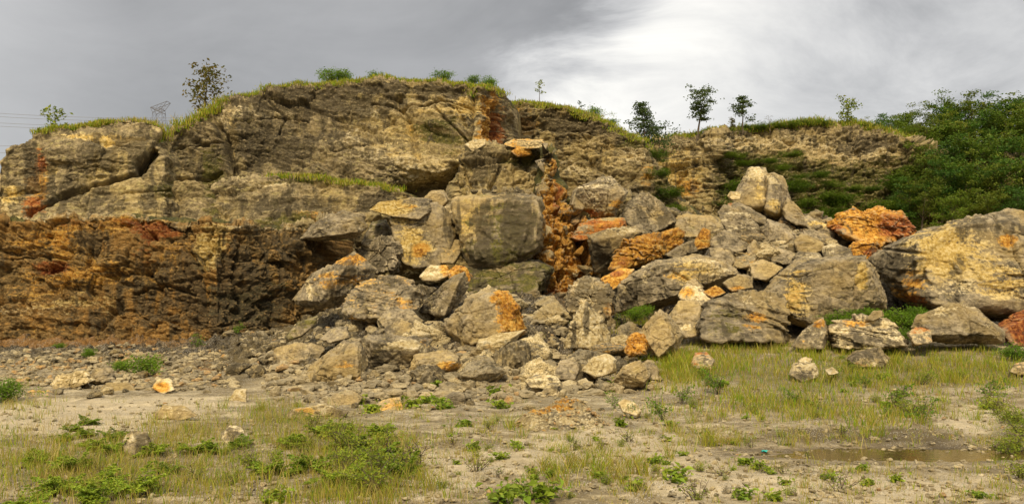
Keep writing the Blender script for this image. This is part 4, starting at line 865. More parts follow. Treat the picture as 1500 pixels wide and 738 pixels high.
gravel(1300, area([(1040, 390), (1060, 340), (1120, 330), (1190, 320), (1300, 358), (1230, 385), (1140, 385)]), .08, .34, 14, .12)

# heap of ochre gravel in front of the fallen rock
def gravel_mound():
    x0, y0 = 0.95, 17.3; t = empty('gravel_mound', (x0, y0, -.02), 'knee-high mound of ochre gravel on the quarry floor in front of the rockfall', 'gravel mound')
    rg = np.random.RandomState(77)
    g = np.linspace(-1, 1, 70); X, Y = np.meshgrid(g, g); r = np.hypot(X, Y)
    hz = lambda X, Y: .72 * np.clip(1 - np.hypot(X, Y), 0, 1) ** .8 * (.7 + .9 * fbm(np.stack([X.ravel() * 1.3, Y.ravel() * 1.3, 0 * X.ravel() + 2.2], -1), 3, 12).reshape(X.shape)) + .22 * np.exp(-((X - .42) ** 2 + (Y + .1) ** 2) * 9) * np.clip(1 - np.hypot(X, Y), 0, 1) ** .4
    Z = hz(X, Y)
    V = np.stack([X * .95, Y * .8, Z - .03], -1).reshape(-1, 3)
    f, c = facet(V * 7, 5); V[:, 2] += .05 * f * np.clip(1 - r.ravel(), 0, .5) * 2 + .08 * fbm(V * 2.5, 3, 4)
    i = np.arange(69 * 69); q = i // 69 * 70 + i % 69
    at = {a: np.zeros(len(V)) for a in ATTRS}; at['ochre'] += .55 * np.exp(-((X.ravel() + .1) ** 2 + (Y.ravel()) ** 2) * 3); at['pale'] += .3
    obj('heap', new_mesh('heap', V, np.stack([q, q + 1, q + 71, q + 70], -1), M_STONE, at), parent=t)
    n = 420; a = rg.uniform(0, 6.28, n); rr = np.sqrt(rg.rand(n)) * 1.08
    XX = np.stack([np.cos(a) * rr * .95, np.sin(a) * rr * .8, hz(np.cos(a) * rr, np.sin(a) * rr)], -1)
    V, Fc, T = merged(CH_, XX, .015 + .06 * rg.rand(n) ** 3, 5)
    at = {k: np.zeros(len(V)) for k in ATTRS}; at['ochre'] = np.where(T < .45, .7, 0); at['pale'] = np.where(T > .6, .5, 0)
    o = obj('loose_chips', new_mesh('loose_chips', V, Fc, M_STONE, at, smooth=False), parent=t); o['kind'] = 'stuff'
gravel_mound()


# ------------------------------------------------------------------ grass
def blades(bases, hgt, wid, lean, cols, rg):
    """bases (n,3), one bent blade each"""
    n = len(bases); a = rg.uniform(0, 6.28, n); dx, dy = np.cos(a), np.sin(a)
    b = rg.uniform(0, 6.28, n); sx, sy = np.cos(b) * wid / 2, np.sin(b) * wid / 2
    z0 = np.zeros(n)
    side = np.stack([sx, sy, z0], -1); ld = np.stack([dx, dy, z0], -1) * (lean * hgt)[:, None]
    up = np.stack([z0, z0, hgt], -1)
    p0, p1 = bases - side, bases + side
    m = bases + up * .55 + ld * .35; p2, p3 = m - side * .8, m + side * .8
    tip = bases + up * rg.uniform(.86, 1., (n, 1)) + ld
    V = np.stack([p0, p1, p2, p3, tip], 1).reshape(-1, 3); k = np.arange(n)[:, None] * 5
    return V, [k + np.array([0, 1, 3, 2]), k + np.array([2, 3, 4])], np.repeat(cols, 5, 0)
GREEN = np.array([(.25, .30, .016), (.36, .36, .022), (.32, .29, .024), (.17, .27, .014)])
DRY = np.array([(.44, .34, .085), (.36, .27, .055), (.52, .42, .14), (.29, .22, .05)])
def tufts(name, C, nb, h, wd, dry, spread, seed, lean=.5):
    rg = np.random.RandomState(seed); n = len(C); idx = np.repeat(np.arange(n), nb)
    sp = rg.normal(size=(len(idx), 2)) * spread
    Bs = C[idx].copy(); Bs[:, :2] += sp
    d = np.clip(dry + rg.normal(size=n) * .22, 0, 1)[idx]
    isd = rg.rand(len(idx)) < d
    col = np.where(isd[:, None], DRY[rg.randint(0, 4, len(idx))], GREEN[rg.randint(0, 4, len(idx))]) * rg.uniform(.75, 1.25, (len(idx), 1))
    hs = (h * rg.uniform(.55, 1.25, n))[idx] * rg.uniform(.5, 1.15, len(idx)) * np.where(isd, 1.15, 1)
    V, Fc, T = blades(Bs, hs, wd * rg.uniform(.6, 1.3, len(idx)) * np.where(isd, .7, 1), lean * rg.uniform(.2, 1.3, len(idx)), col, rg)
    return obj(name, new_mesh(name, V, Fc, M_GRASS, {'tone': T}, smooth=False), kind='stuff')
def field(n, spots, seed):
    """tuft centres on the floor; spots = ellipses (cx, cy, rx, ry, weight) in photo pixels"""
    rg = np.random.RandomState(seed); w = np.array([s[4] for s in spots], float); w /= w.sum(); C = []
    for i in range(n):
        s = spots[rg.choice(len(spots), p=w)]; px, py = s[0] + rg.normal() * s[2], s[1] + rg.normal() * s[3]
        if not (-60 < px < 1560 and 470 < py < 775): continue
        h = on_ground(px, py)
        if h is None: continue
        r = ((h[0] - PUD[0]) / PUD[2]) ** 2 + ((h[1] - PUD[1]) / PUD[3]) ** 2
        if r < 1.1: continue
        C.append((h[0], h[1], 0))
    C = np.array(C); C[:, 2] = Gn(C[:, 0], C[:, 1]) - .02
    return C
tufts('grass', field(880, [(1100, 540, 120, 18, 1.0), (1300, 545, 120, 16, 1.5), (1430, 548, 60, 14, .8), (985, 545, 24, 14, .5), (1060, 520, 40, 8, .4), (1240, 515, 60, 6, .4), (1180, 600, 90, 14, .6), (1280, 610, 70, 10, .35), (1050, 590, 50, 12, .25)], 1), 14, .25, .018, .42, .20, 201)
tufts('grass', field(260, [(1030, 535, 50, 10, 1), (1190, 520, 60, 8, 1), (1400, 530, 70, 10, 1), (985, 545, 18, 10, .6), (1280, 560, 120, 10, .7), (1150, 590, 60, 8, .4)], 8), 22, .36, .016, .2, .14, 211)
tufts('grass', field(1250, [(50, 670, 70, 26, 1.), (20, 590, 40, 12, .4), (150, 690, 90, 30, 1.2), (270, 640, 50, 16, .7), (250, 700, 90, 26, .6), (400, 610, 40, 14, .5), (470, 650, 50, 28, 1.0), (560, 690, 50, 36, 1.0), (350, 690, 60, 30, .4), (520, 725, 60, 12, .6)], 2), 15, .25, .009, .55, .11, 202)
tufts('grass', field(900, [(830, 650, 60, 10, .8), (900, 690, 50, 24, .5), (1030, 640, 30, 10, .5), (1130, 600, 80, 20, .5), (1210, 640, 90, 8, .7), (1480, 640, 40, 34, 1.4), (1240, 700, 60, 16, .5), (1320, 600, 60, 16, .4), (690, 620, 60, 20, .4), (760, 700, 180, 30, .5), (1100, 720, 200, 20, .4), (1450, 720, 60, 14, .4), (600, 610, 60, 12, .3), (860, 610, 30, 6, .3), (750, 680, 400, 40, 1.2)], 3), 12, .15, .009, .5, .06, 203)
tufts('grass', field(160, [(880, 470, 40, 10, .2), (935, 470, 20, 8, .8), (925, 480, 16, 8, .5), (1000, 530, 30, 10, .6)], 4), 18, .38, .022, .25, .12, 204)
tufts('grass', field(90, [(905, 695, 30, 10, 1), (870, 690, 60, 16, .8), (1020, 640, 30, 8, .8), (690, 630, 60, 16, .6), (1220, 645, 60, 8, .8), (1110, 610, 60, 10, .8), (400, 610, 50, 10, .8), (740, 700, 100, 20, .5), (1370, 600, 40, 10, .8)], 12), 34, .34, .010, .45, .07, 222, .8)
def rim_grass(key, n, h, dry, seed, lo=-1e9, hi=1e9, back=(2, 8), wd=.05, spread=.25):
    R = RIM[key]; rg = np.random.RandomState(seed); C = []
    pxs, _ = proj(R[2]); ok = np.where((pxs > lo) & (pxs < hi))[0]
    for i in range(n):
        j = ok[rg.randint(len(ok))]; r = rg.uniform(back[0], back[1] - 1.01); k = int(r); f = r - k
        C.append(R[k, j] * (1 - f) + R[k + 1, j] * f)
    C = np.array(C); C[:, 2] -= .05
    tufts('grass', C, 14, h, wd, dry, spread, seed, .6)
rim_grass('main_cliff', 1300, .22, .15, 301, 275, 735)
rim_grass('left_cliff', 500, .22, .2, 302, 55, 165, (1, 8))
rim_grass('left_cliff', 60, .3, .6, 308, 160, 245, (3, 8))
rim_grass('rear_cliff', 600, .24, .25, 303, 745, 945)
rim_grass('far_quarry_wall', 460, .5, .2, 304, 935, 1345, wd=.08, spread=.5)
rim_grass('rock_ledge', 220, .30, .2, 305, 395, 585, (1, 6))
rim_grass('main_cliff', 90, .6, .2, 306, 225, 330, (0, 6))


# ------------------------------------------------------------------ plants and trees
def tube(path, rad, sides=6):
    path = np.asarray(path, float); n = len(path)
    t = np.gradient(path, axis=0); t /= np.linalg.norm(t, axis=1, keepdims=True) + 1e-9
    ref = np.array([.3, .9, .1]); u = np.cross(t, ref); u /= np.linalg.norm(u, axis=1, keepdims=True) + 1e-9; v = np.cross(t, u)
    k = np.arange(sides) * 2 * np.pi / sides
    V = path[:, None] + (u[:, None] * np.cos(k)[None, :, None] + v[:, None] * np.sin(k)[None, :, None]) * np.asarray(rad)[:, None, None]
    i = np.arange((n - 1) * sides); r, c = i // sides, i % sides
    Fq = np.stack([r * sides + c, r * sides + (c + 1) % sides, (r + 1) * sides + (c + 1) % sides, (r + 1) * sides + c], -1)
    return V.reshape(-1, 3), Fq
class Mesh:
    def __init__(s): s.V, s.Q, s.n = [], [], 0
    def add(s, V, Fq): s.V.append(V); s.Q.append(Fq + s.n); s.n += len(V)
    def build(s, name, m, attrs=None, smooth=True): return new_mesh(name, np.concatenate(s.V), np.concatenate(s.Q), m, attrs, smooth)
def leaves(cent, nrm_up, size, asp, rg, fold=.25):
    """folded leaf of two quads at each centre; nrm_up 0..1 how flat they lie"""
    n = len(cent); d = rg.normal(size=(n, 3)); d[:, 2] *= (1 - nrm_up); d /= np.linalg.norm(d, axis=1, keepdims=True) + 1e-9
    up = rg.normal(size=(n, 3)) * (1 - nrm_up); up[:, 2] += .35 + nrm_up
    s = np.cross(d, up); s /= np.linalg.norm(s, axis=1, keepdims=True) + 1e-9; nn = np.cross(s, d)
    L = (size * rg.uniform(.6, 1.3, n))[:, None]; Wd = L * asp
    a = cent - d * L * .5; b = cent + d * L * .5
    m = cent + nn * L * .05
    l = m - s * Wd * .5 + nn * Wd * fold; r = m + s * Wd * .5 + nn * Wd * fold
    V = np.stack([a, l, b, r], 1).reshape(-1, 3); k = np.arange(n)[:, None] * 4
    tone = np.repeat(rg.uniform(.65, 1.3, (n, 1)) * np.array([[1, 1, 1]]) * (1 + rg.normal(size=(n, 1)) * np.array([[.12, .03, .05]])), 4, 0)
    return V, np.concatenate([k + np.array([0, 1, 2]), k + np.array([0, 2, 3])]), np.clip(tone, .3, 1.7)
def bend(p0, d, L, n, rg, droop=0., wob=.15):
    p = [np.array(p0, float)]; d = np.array(d, float); d /= np.linalg.norm(d)
    for i in range(n):
        d = d + rg.normal(size=3) * wob; d[2] -= droop / n; d /= np.linalg.norm(d); p.append(p[-1] + d * L / n)
    return np.array(p)

def tree_meshes(seed, H, crown_r, crown_lo, n_limb, n_leaf, leaf, lm, shape='round', trunk_r=None, clump=.28, flatl=.35, lean=.0, flatc=.6):
    rg = np.random.RandomState(seed); M = Mesh(); tr = trunk_r or H * .022
    path = bend((0, 0, -.3), (lean, .0, 1), H * .96, 10, rg, 0, .05); rad = np.linspace(tr, tr * .18, 11); M.add(*tube(path, rad, 8))
    cents = []
    for i in range(n_limb):
        f = crown_lo + (1 - crown_lo) * (i + .5) / n_limb * .97; k = f * 10; j = min(int(k), 9); p0 = path[j] * (1 - k + j) + path[j + 1] * (k - j)
        g = (f - crown_lo) / (1 - crown_lo)
        if shape == 'round': rr = crown_r * (.45 + .75 * math.sin(math.pi * min(.92, g * .8 + .15)))
        elif shape == 'cone': rr = crown_r * (1.12 - g)
        elif shape == 'umbrella': rr = crown_r * (.35 + .75 * g)
        else: rr = crown_r * rg.uniform(.4, 1.1)
        a = i * 2.4 + rg.uniform(-.5, .5); el = {'round': .55, 'cone': .18, 'umbrella': .5}.get(shape, .8) + rg.uniform(-.2, .3)
        lp = bend(p0, (math.cos(a), math.sin(a), el), rr * rg.uniform(.75, 1.1), 5, rg, .15, .16)
        M.add(*tube(lp, np.linspace(rad[j] * .5, tr * .05, 6), 5))
        for q in (2, 3, 4, 5):
            cents.append(lp[q])
            if q >= 2:
                b = bend(lp[q], rg.normal(size=3) + (0, 0, .4), rr * .38, 3, rg); M.add(*tube(b, np.linspace(tr * .1, tr * .03, 4), 4)); cents.append(b[-1])
    cents.append(path[-1]); cents = np.array(cents)
    w = rg.uniform(.2, 1.5, len(cents)); c = cents[rg.choice(len(cents), n_leaf, p=w / w.sum())]
    pts = c + rg.normal(size=(n_leaf, 3)) * clump * crown_r * (1, 1, flatc) * .55
    V, Fc, T = leaves(pts, flatl, leaf, .55, rg)
    return M.build('trunk', M_BARK), new_mesh('crown', V, Fc, lm, {'tone': T}, smooth=False)
def tree(name, label, loc, ms, group=None, rz=0, cat='tree', s=1.0):
    t = empty(name, loc, label, cat, group); obj('trunk', ms[0], parent=t); obj('crown', ms[1], parent=t)
    t.rotation_euler = (0, 0, rz); t.scale = (s, s, s)
    return t

# skyline trees: (name, label, base px, base py, top py, width px, Y, ...)
def sky_tree(name, label, px, pb, ptop, wpx, Y, seed, lm, crown_lo=.3, n_limb=10, n_leaf=900, leaf=None, shape='round', **kw):
    H = (pb - ptop) / F * Y; r = wpx / 2 / F * Y; loc = P(px, pb, Y)
    loc[2] -= .25
    return tree(name, label, loc, tree_meshes(seed, H + .25, r, crown_lo, n_limb, n_leaf, leaf or .14, lm, shape, **kw))
sky_tree('tree', 'sparse brown-leaved tree on the slope left of the main cliff top', 298, 168, 93, 50, 58, 1, M_DRYTREE, .12, 15, 620, .26, 'round', clump=.34, flatc=.8, trunk_r=.07)
sky_tree('sapling', 'thin-leaved sapling on the grassy top of the left cliff', 82, 190, 152, 34, 52.5, 2, M_SCRUB, .15, 9, 200, .22, 'round', clump=.36, trunk_r=.035)
sky_tree('sapling', 'single slender sapling standing on the rear cliff', 790, 148, 110, 16, 68, 3, M_SCRUB, .45, 6, 120, .15, 'free', clump=.4, trunk_r=.035)
sky_tree('sapling', 'wispy twig of a sapling right of the slender one on the rear cliff', 852, 166, 146, 18, 68, 4, M_DARKTREE, .5, 5, 60, .16, 'umbrella', trunk_r=.025)
sky_tree('tree', 'tall feathery conical tree at the end of the rear cliff', 944, 214, 141, 48, 74, 5, M_DARKTREE, .15, 20, 2300, .20, 'cone', clump=.3, flatc=.3, trunk_r=.08)
sky_tree('tree', 'dark broad-leaved small tree right of the feathery conical one', 966, 216, 183, 46, 78, 6, M_DARKTREE, .15, 9, 500, .24, 'round', clump=.3)
sky_tree('tree', 'round-crowned tree with a bare lower trunk, tallest on the far wall', 1021, 201, 131, 46, 101, 7, M_DARKTREE, .42, 13, 1700, .27, 'umbrella', clump=.30, flatc=.28, trunk_r=.14)
sky_tree('tree', 'smaller flat-layered tree right of the round-crowned one', 1088, 190, 136, 38, 103, 8, M_DARKTREE, .45, 11, 950, .27, 'cone', clump=.32, flatc=.3, trunk_r=.10)
sky_tree('tree', 'stunted grey-leaved tree left of the flat-layered one', 1073, 191, 167, 16, 103, 9, M_DRYTREE, .15, 7, 260, .2, 'cone', clump=.4)
sky_tree('tree', 'open airy tree with light green leaves above the creeper-covered wall', 1240, 190, 143, 38, 106, 10, M_SCRUB, .3, 10, 420, .36, 'umbrella', clump=.32, trunk_r=.08)
sky_tree('sapling', 'leafless twiggy sapling among the bushes of the far wall', 1128, 188, 164, 18, 105, 11, M_DRYTREE, .3, 7, 40, .15, 'free', trunk_r=.04)

def bush_meshes(seed, r, h, n_stem, n_leaf, leaf, lm, flatl=.3, sp=.25, twig=.008, asp=.5):
    rg = np.random.RandomState(seed); M = Mesh(); ends = []
    for i in range(n_stem):
        a = rg.uniform(0, 6.28); e = rg.uniform(.1, 1.0); L = h * rg.uniform(.6, 1.05)
        b = bend((rg.normal() * r * .1, rg.normal() * r * .1, -.03), (math.cos(a) * e * r / h, math.sin(a) * e * r / h, .9), L * math.hypot(1, e * r / h), 5, rg, .25, .14)
        M.add(*tube(b, np.linspace(twig, twig * .3, 6), 4)); ends += [b[2], b[3], b[4], b[5], b[5]]
        for q in (2, 3, 4):
            c = bend(b[q], rg.normal(size=3) * (1, 1, .4) + (0, 0, .3), L * .35, 3, rg, .2); M.add(*tube(c, np.linspace(twig * .5, twig * .2, 4), 3)); ends += [c[2], c[3]]
    ends = np.array(ends); w = rg.uniform(.1, 1.5, len(ends)); c = ends[rg.choice(len(ends), n_leaf, p=w / w.sum())]
    pts = c + rg.normal(size=(n_leaf, 3)) * sp * r * (1, 1, .5); pts[:, 2] = np.maximum(pts[:, 2], .01)
    V, Fc, T = leaves(pts, flatl, leaf, asp, rg)
    return M.build('stem', M_BARK), new_mesh('foliage', V, Fc, lm, {'tone': T}, smooth=False)
def feather_meshes(seed, r, h, n_stem, lm):
    """low plant with arching pinnate leaves lying in layers"""
    rg = np.random.RandomState(seed); M = Mesh(); Vs, Fs, Ts, n0 = [], [], [], 0
    for i in range(n_stem):
        a = rg.uniform(0, 6.28); b = bend((0, 0, -.02), (math.cos(a), math.sin(a), h / r * 1.5), r * rg.uniform(.7, 1.3), 8, rg, 1.0, .1)
        M.add(*tube(b, np.linspace(.005, .0015, 9), 4))
        for q in range(2, 9):
            t = b[min(q, 8)] - b[q - 1]; t /= np.linalg.norm(t); s = np.cross(t, (0, 0, 1)); s /= np.linalg.norm(s) + 1e-9
            for sg in (-1, 1):
                L = r * .30 * math.sin(math.pi * min(.95, (q - 1) / 8 + .12)) + .01
                for e in np.linspace(.2, 1, 4):
                    c = b[q] + s * sg * L * e + t * L * e * .35 - np.array((0, 0, .15 * L * e)); Vs.append(c); Vs.append(c + t * .02)
    c = np.array(Vs) + rg.normal(size=(len(Vs), 3)) * .006
    V, Fc, T = leaves(c, .75, r * .17, .5, rg)
    return M.build('stem', M_BARK), new_mesh('foliage', V, Fc, lm, {'tone': T}, smooth=False)
KIND = {
 'feather': [feather_meshes(10 + k, .42, .34, 14, M_WEED) for k in range(3)],
 'broad': [bush_meshes(20 + k, .22, .20, 7, 95, .10, M_WEED, .55, .22, .005, .62) for k in range(3)],
 'scrub': [bush_meshes(30 + k, .30, .32, 12, 420, .038, M_SCRUB, .2, .16, .006) for k in range(3)],
 'thicket': [bush_meshes(35 + k, .38, .46, 13, 430, .045, M_SCRUB, .2, .15, .007) for k in range(3)],
 'twig': [bush_meshes(40 + k, .26, .36, 9, 90, .042, M_SCRUB, .3, .12, .009) for k in range(2)],
 'bush': [bush_meshes(50 + k, .60, .60, 16, 1500, .065, M_BUSH, .4, .17, .012) for k in range(3)],
 'upright': [bush_meshes(60 + k, .18, .62, 6, 240, .06, M_BUSH, .4, .28, .010) for k in range(2)],
}
_k = [0]
def plant(kind, px, py, s, label, group, name='weed', cat='weed', Y=None):
    if Y is None:
        h = on_ground(px, py)
        if h is None: return
        x, y = h; z = float(Gn([x], [y])[0])
    else: x, y, z = P(px, py, Y)
    _k[0] += 1; ms = KIND[kind][_k[0] % len(KIND[kind])]
    t = empty(name, (x, y, z), label, cat, group); obj('stem', ms[0], parent=t); obj('foliage', ms[1], parent=t)
    t.rotation_euler = (0, 0, _k[0] * 2.39); t.scale = (s, s, s)
L1, G1 = 'low feathery bright green weed in the scrub of the left foreground', 'feathery weeds of the left foreground'
for (x, y, s) in [(128, 622, .55), (104, 632, .5), (126, 638, .5), (166, 640, .6), (92, 644, .5), (136, 658, .7), (175, 664, .7), (226, 668, .65), (284, 664, .7), (107, 692, .75), (90, 724, .75), (139, 714, .8), (203, 722, .85), (149, 740, .75), (51, 682, .6), (43, 745, .6), (309, 664, .6), (250, 690, .55)]:
    plant('feather', x, y, s, L1, G1)
L2, G2 = 'small bright green leafy weed on the open gravel of the centre foreground', 'leafy weeds on the centre gravel'
for (x, y, s) in [(403, 732, .9), (537, 660, 1.0), (608, 597, 1.3), (650, 600, 1.5), (626, 589, 1.1), (730, 582, 1.3), (735, 598, 1.2), (682, 626, .9), (694, 660, .8), (734, 674, .7), (546, 604, 1.2), (523, 590, 1.1), (638, 564, 1.0), (747, 726, 1.0), (727, 742, 1.0), (517, 716, .8), (508, 630, 1.1), (756, 727, .9), (788, 736, 1.3), (877, 702, .6), (933, 718, .8), (992, 707, 1.1), (960, 682, .8), (980, 648, .5), (759, 660, .7), (892, 570, 1.3), (912, 624, .8), (983, 622, .7), (782, 700, .5), (806, 697, .5), (1001, 668, .5), (975, 683, .5), (1440, 600, .8), (500, 672, .9), (472, 690, .9), (560, 640, .9)]:
    plant('broad', x, y, s, L2 if x < 1100 else 'small leafy weed beside the sandy track at the far right', G2 if x < 1100 else None)
_rw = np.random.RandomState(44)
for k in range(46):
    x, y = _rw.uniform(640, 1180), _rw.uniform(600, 735)
    plant(['broad', 'scrub', 'twig', 'scrub'][k % 4], x, y, _rw.uniform(.22, .5), 'tiny seedling scattered on the bare gravel of the foreground', 'seedlings on the bare gravel', 'seedling', 'seedling')
L3, G3 = 'small leafy weed on the pale gravel at the lower right', 'leafy weeds on the lower right gravel'
for (x, y, s) in [(1090, 683, .7), (1113, 690, .7), (1090, 730, .8), (1214, 702, .7), (1153, 711, .5), (1129, 699, .5), (1264, 690, .6), (1317, 705, .6), (1438, 726, .6), (1273, 708, .5), (1134, 738, .7), (1320, 582, .8), (1299, 596, 1.0)]:
    plant('broad', x, y, s, L3, G3)
_rt = np.random.RandomState(8)
L4, G4 = 'olive green fine-leaved scrub plant in the thicket left of the centre foreground', 'scrub thicket left of the centre foreground'
for (x, y, s) in [(484, 652, 1.25), (455, 660, 1.2), (520, 668, 1.2), (500, 690, 1.2), (545, 690, 1.2), (570, 705, 1.25), (590, 720, 1.1), (430, 672, 1.0), (470, 630, 1.1), (540, 725, 1.1), (510, 640, 1.1), (395, 668, .9), (370, 690, .8), (560, 668, 1.1), (330, 712, .8), (280, 690, .8), (345, 668, .7), (600, 690, 1.0)]:
    plant('thicket', x + _rt.uniform(-14, 14), y + _rt.uniform(-8, 8), s * _rt.uniform(.45, 1.0), L4, G4, 'scrub_plant', 'scrub plant')
for (x, y, s) in [(430, 655, .8), (475, 640, .8), (512, 660, .9), (548, 676, .9), (585, 700, .9), (455, 690, .8), (500, 712, .9), (395, 690, .7), (560, 640, .7), (350, 660, .6)]:
    plant('feather', x, y, s, 'arching feathery yellow-green weed rising out of the scrub thicket', 'feathery weeds in the scrub thicket')
_rg2 = np.random.RandomState(19)
for k in range(26):
    x, y = _rg2.uniform(965, 1480), _rg2.uniform(540, 615)
    plant(['scrub', 'thicket', 'upright', 'broad'][k % 4], x, y, _rg2.uniform(.55, 1.15), 'green weed standing among the tall grass on the right', 'weeds in the right-hand grass')
L5, G5 = 'olive scrub plant at the right edge of the frame beside the track', 'scrub at the right edge'
for (x, y, s) in [(1488, 622, 1.3), (1475, 618, 1.0), (1490, 660, 1.3), (1470, 664, 1.0), (1495, 700, .9), (1500, 640, 1.2)]:
    plant('scrub', x, y, s, L5, G5, 'scrub_plant', 'scrub plant')
plant('twig', 610, 682, 1.35, 'dark-stemmed twiggy shrub with yellow-green tips in the centre foreground', None, 'shrub', 'shrub')
plant('twig', 588, 690, 1.0, 'shorter twiggy shrub leaning on the dark-stemmed one', None, 'shrub', 'shrub')
L6, G6 = 'half-bare twiggy weed on the gravel', 'twiggy weeds on the gravel'
for (x, y, s) in [(718, 632, .7), (700, 690, .7), (730, 696, .5), (921, 648, .7), (839, 656, .7), (1019, 730, .8), (1234, 640, .7), (1228, 720, .9), (665, 655, .5), (830, 672, .5), (880, 658, .6), (1060, 700, .5), (1180, 670, .4), (1100, 655, .5)]:
    plant('twig', x, y, s, L6, G6)
plant('upright', 1052, 578, 1.15, 'bright green waist-high sapling in front of the tall grass', None, 'sapling', 'sapling')
plant('upright', 1352, 622, .85, 'upright leafy weed standing behind the puddle', None)
plant('upright', 1300, 612, .5, 'smaller upright weed left of the one behind the puddle', None)
plant('upright', 290, 512, .95, 'upright green weed growing at the foot of the ochre wall', None)
plant('upright', 346, 492, 1.0, 'tall thin green weed against the dark corner of the wall', None)
plant('upright', 900, 600, .7, 'leafy weed growing between the gravel mound and the white stone', None)
plant('upright', 925, 612, .6, 'leafy weed in front of the white elongated stone', None)
plant('bush', 214, 552, 1.1, 'dense bright green bush on the left rubble', None, 'bush', 'bush')
plant('bush', 176, 545, .7, 'smaller green bush left of the dense one on the rubble', None, 'bush', 'bush')
plant('bush', 132, 522, .6, 'pale scruffy bush at the foot of the ochre wall', None, 'bush', 'bush')
plant('bush', 12, 586, .9, 'green bush at the left edge of the sandy track', None, 'bush', 'bush')
plant('bush', 85, 512, .5, 'small dull bush at the base of the ochre wall, far left', None, 'bush', 'bush')
L7, G7 = 'lush green bush growing between the wide tan boulder and the giant cream boulder', 'bushes between the right boulders'
for (x, y, s, Y) in [(1225, 478, .85, 28.6), (1250, 474, .8, 28.8), (1275, 470, .8, 28.6), (1303, 478, 1.05, 28.4), (1330, 484, 1.0, 28.2), (1345, 470, .9, 28.8), (1318, 500, .8, 27.6), (1340, 478, .7, 28.9)]:
    plant('bush', x, y, s, L7, G7, 'bush', 'bush', Y)
plant('bush', 1236, 530, .35, 'tiny green bush at the foot of the scaly outcrop', None, 'bush', 'bush', 25.8)
plant('bush', 1482, 528, .9, 'bright green bush in the grass at the far right edge', None, 'bush', 'bush', 25.5)
plant('bush', 930, 470, .8, 'shaded green bush in the hollow left of the dark pyramid', None, 'bush', 'bush', 30.5)
plant('bush', 948, 462, .7, 'small bush under the bleached block, right in the shaded hollow', None, 'bush', 'bush', 31.0)
# bushes on the cliff tops
for (x, y, s, Y, lab) in [(432, 132, 1.1, 60, 'small shrub left on the grassy top of the main cliff'), (485, 124, 1.9, 61, 'tallest shrub on the grassy top of the main cliff'), (505, 122, 1.5, 61, 'leafy shrub right of the tallest one on the main cliff'), (550, 119, 1.3, 61, 'purplish scruffy shrub at the middle of the main cliff top'),
                          (650, 121, 1.4, 60, 'round shrub on the right part of the main cliff top'), (692, 124, 1.1, 59.5, 'small dark shrub near the right corner of the main cliff'), (718, 130, 1.5, 61, 'dense green shrub on the corner above the rust streak'), (872, 175, 1.6, 68, 'spiky shrub on the sloping top of the rear cliff'), (893, 187, 1.3, 68, 'low shrub further down the sloping top of the rear cliff'),
                          (75, 196, .9, 53, 'low shrub at the left end of the left cliff top')]:
    plant('bush', x, y, s, lab, None, 'shrub', 'shrub', Y)

# woods on the right slope and bushes along the far wall
FOR = [tree_meshes(70 + k, 8.5, 3.9, .22, 15, 4200, .35, [M_TREE, M_TREE2, M_TREE3][k % 3], ['round', 'umbrella', 'round', 'free'][k % 4], clump=.21, flatl=.55, flatc=.40, trunk_r=.17) for k in range(6)]
rgf = np.random.RandomState(5); nf_ = 0
def wood(px, top, Y, s, label, group):
    global nf_
    z = float(P(px, top, Y)[2]); x = (px - 750) / F * Y
    nf_ += 1
    tree('forest_tree', label, (x, Y, z - 8.6 * s), FOR[nf_ % 6], group, rgf.uniform(0, 6.28), 'tree', s)
def hillside():
    """wooded slope on the right"""
    xs = np.linspace(28, 140, 110); ys = np.linspace(74, 150, 80); X, Y = np.meshgrid(xs, ys)
    px = 750 + X / Y * F
    ridge = np.interp(px, [1150, 1280, 1340, 1420, 1500, 1700], [10, 12, 15, 17.5, 18.5, 20])
    Z = np.interp(Y, [74, 84, 98, 108, 150], [0, .12, .72, .98, 1.]) * ridge
    V = np.stack([X, Y, Z], -1).reshape(-1, 3); V[:, 2] += .8 * fbm(V * .12, 3, 3)
    keep = np.interp(px, [1120, 1300], [0, 1]).ravel(); V[:, 2] = V[:, 2] * keep - 1
    i = np.arange(79 * 109); q = i // 109 * 110 + i % 109
    at = {a: np.zeros(len(V)) for a in ATTRS}; at['moss'] += 1.1
    obj('hill', new_mesh('hill', V, np.stack([q, q + 1, q + 111, q + 110], -1), M_CLIFF, at), kind='structure')
hillside()
for (x, t, Y, s) in [(1268, 182, 108, .38), (1298, 180, 108, .45), (1328, 182, 107, .55), (1352, 178, 107, .62), (1285, 176, 112, .62), (1315, 172, 112, .62), (1345, 164, 114, .72), (1372, 158, 114, .78), (1400, 152, 114, .85), (1428, 147, 114, .9), (1455, 150, 114, .9), (1480, 146, 115, .95), (1508, 150, 114, .95), (1535, 150, 113, 1.0)]:
    wood(x, t, Y, s, 'tree along the skyline of the wooded slope on the right', 'skyline trees of the wooded slope')
for (x, t, Y, s) in [(1370, 186, 106, .8), (1400, 178, 106, .85), (1432, 175, 106, .85), (1462, 172, 106, .85), (1492, 172, 105, .9), (1525, 175, 104, .9), (1350, 205, 103, .7)]:
    wood(x, t, Y, s, 'tree in the upper middle of the wooded slope on the right', 'upper trees of the wooded slope')
for (x, t, Y, s) in [(1362, 226, 98, .75), (1395, 212, 98, .8), (1425, 210, 98, .85), (1455, 205, 98, .85), (1488, 208, 97, .9), (1520, 210, 96, .9)]:
    wood(x, t, Y, s, 'tree halfway down the wooded slope on the right', 'middle trees of the wooded slope')
